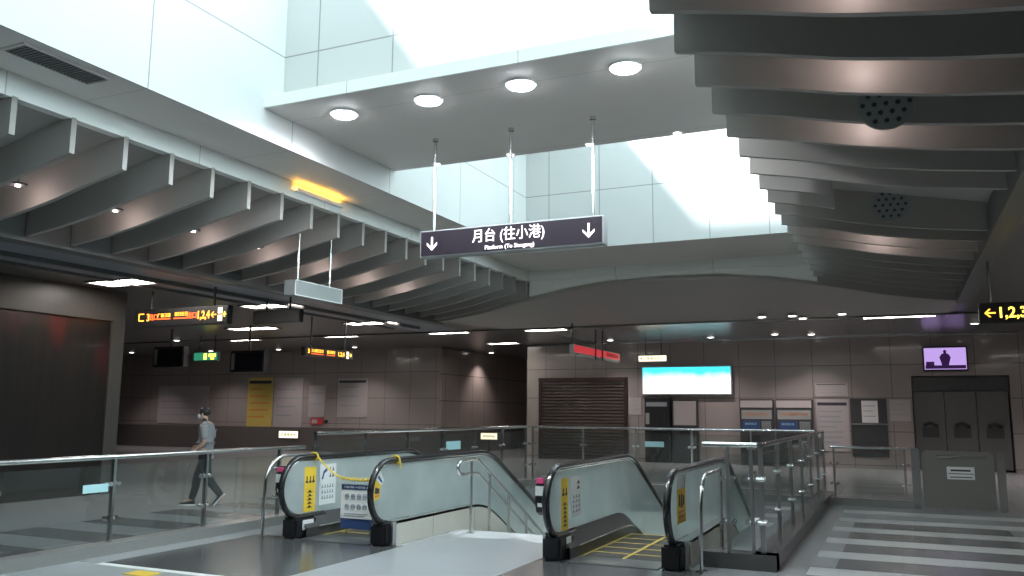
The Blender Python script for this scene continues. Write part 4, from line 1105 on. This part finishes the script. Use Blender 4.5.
    def shoe(ax, ay, az, ang, nm):
        b = MB(); n_ = 10
        prof = [(-.09, .035, .075), (-.07, .042, .085), (-.02, .045, .075), (.06, .048, .05), (.12, .047, .04), (.165, .035, .03)]
        rings = []
        for (x, hw, hh) in prof:
            rings.append([b.bm.verts.new((x, hw*math.cos(2*PI*k/n_), max(-.0, hh*.5+hh*.5*math.sin(2*PI*k/n_))+.015)) for k in range(n_)])
        for i in range(len(rings)-1):
            for k in range(n_): b.bm.faces.new((rings[i][k], rings[i][(k+1) % n_], rings[i+1][(k+1) % n_], rings[i+1][k]))
        b.bm.faces.new(rings[0]); b.bm.faces.new(rings[-1][::-1])
        so = MB(); out = [(-.10, -.03), (-.10, .03), (-.02, .048), (.08, .052), (.15, .04), (.178, 0), (.15, -.04), (.08, -.052), (-.02, -.048)]
        so.prism(out, 'z', 0, .024)
        T = Matrix.Translation((ax, ay, az)) @ Matrix.Rotation(ang, 4, 'Y')
        for q, (bb, mm, n2) in enumerate(((b, M['shoe'], 'shoe'), (so, M['white'], 'shoe_sole'))):
            bmesh.ops.recalc_face_normals(bb.bm, faces=bb.bm.faces[:]); bb.bm.transform(T)
            me_ = bpy.data.meshes.new(n2); bb.bm.to_mesh(me_); bb.bm.free(); me_.materials.append(mm)
            for p in me_.polygons: p.use_smooth = (q == 0)
            o_ = bpy.data.objects.new(n2, me_); COL.objects.link(o_)
            if q == 0: o_.parent = t; up = o_
            else: o_.parent = up
    shoe(.27, -.10, .0, 0, 'r'); shoe(-.345, .10, .135, R(48), 'l')
    # hair, face, mask
    def loose(nm, b, m_, par=t, sm=True):
        bmesh.ops.recalc_face_normals(b.bm, faces=b.bm.faces[:])
        me_ = bpy.data.meshes.new(nm); b.bm.to_mesh(me_); b.bm.free(); me_.materials.append(m_)
        for p in me_.polygons: p.use_smooth = sm
        o_ = bpy.data.objects.new(nm, me_); COL.objects.link(o_); o_.parent = par; return o_
    b = MB(); b.ball((.06, 0, 1.615), .098, (1.05, .88, .92), 20)
    for v in b.bm.verts:
        if v.co.x > .12 and v.co.z < 1.65: v.co.x = .11
        if v.co.z < 1.56: v.co.x = min(v.co.x, .04)
    loose('hair', b, M['hair'])
    b = MB(); b.ball((.12, 0, 1.535), .062, (.8, .95, .85), 16); loose('face_mask', b, M['mask'])
    b = MB(); b.ball((.145, .032, 1.592), .011); b.ball((.145, -.032, 1.592), .011); loose('eye', b, M['ink'])
    b = MB(); b.ball((.158, 0, 1.57), .016, (.8, .8, 1.4)); loose('nose', b, M['skin'])
    b = MB(); b.ball((.065, .082, 1.57), .022, (.7, .4, 1.2)); b.ball((.065, -.082, 1.57), .022, (.7, .4, 1.2)); loose('ear', b, M['skin'])
    return t
person()

# ------------------------------------------------------------------ light
wd = bpy.data.worlds.new('sky'); SC.world = wd; wd.use_nodes = True
bg = wd.node_tree.nodes['Background']; bg.inputs[0].default_value = (.72, .93, 1.0, 1); bg.inputs[1].default_value = 1.0
wn = wd.node_tree; tcw = wn.nodes.new('ShaderNodeTexCoord'); spw = wn.nodes.new('ShaderNodeSeparateXYZ'); mrw = wn.nodes.new('ShaderNodeMapRange')
wn.links.new(tcw.outputs['Generated'], spw.inputs[0]); wn.links.new(spw.outputs[0], mrw.inputs[0])      # brighter sky towards the east side
mrw.inputs[1].default_value = .2; mrw.inputs[2].default_value = 1.0; mrw.inputs[3].default_value = 1.8; mrw.inputs[4].default_value = 7.5
wn.links.new(mrw.outputs[0], bg.inputs[1])
def portal(x0, x1, y0, y1, z):
    L = bpy.data.lights.new('sky_portal', 'AREA'); L.shape = 'RECTANGLE'; L.size = x1-x0; L.size_y = y1-y0
    L.cycles.is_portal = True
    o = bpy.data.objects.new('sky_portal', L); COL.objects.link(o); o.location = ((x0+x1)/2, (y0+y1)/2, z)
portal(-6.5, WR, 4.05, 7.8, ROOF+.22); portal(-5.3, WR, 10.9, 15.2, ROOF+.22)
for y0, y1 in ((-1.5, 7.8), (10.2, 15.3)):
    L = bpy.data.lights.new('sky_portal', 'AREA'); L.shape = 'RECTANGLE'; L.size = 2.75; L.size_y = y1-y0
    L.cycles.is_portal = True
    o = bpy.data.objects.new('sky_portal', L); COL.objects.link(o); o.location = (WR+.32, (y0+y1)/2, 6.17); o.rotation_euler = (0, PI/2, 0)
S = bpy.data.lights.new('sun', 'SUN'); S.energy = 10; S.angle = R(5); S.color = (.95, .98, 1)
so = bpy.data.objects.new('sun', S); COL.objects.link(so)
d = Vector((.82, 1.6, -1)).normalized(); so.rotation_euler = d.to_track_quat('-Z', 'Y').to_euler(); so.location = (-10, -10, 20)
# unseen area light added to fill the lower platform level
L = bpy.data.lights.new('lower_level_fill', 'AREA'); L.energy = 260; L.size = 3; L.size_y = 5; L.shape = 'RECTANGLE'; L.color = (.92, 1, .98)
o = bpy.data.objects.new('lower_level_fill', L); COL.objects.link(o); o.location = (-4.5, 23, -1.2)

# ------------------------------------------------------------------ camera
X = Vector((0.9107348413398105, 0.05323104811231624, 0.40954670586712594))
Y = Vector((0.41292511102469814, -0.1351584770622079, -0.9006803199601205))
Z = X.cross(Y); X = Y.cross(Z).normalized(); Z.normalize()
Rm = Matrix((X, Y, Z)).to_4x4()
cd = bpy.data.cameras.new('camera'); cd.sensor_width = 36; cd.lens = 846.3/1024*36; cd.clip_end = 200; cd.clip_start = .05
cam = bpy.data.objects.new('camera', cd); COL.objects.link(cam); cam.matrix_world = Matrix.Translation((0, 0, 1.6)) @ Rm
SC.camera = cam
SC.view_settings.view_transform = 'Standard'; SC.view_settings.look = 'None'; SC.view_settings.gamma = 1
SC.view_settings.use_curve_mapping = False; SC.view_settings.exposure = 0.25
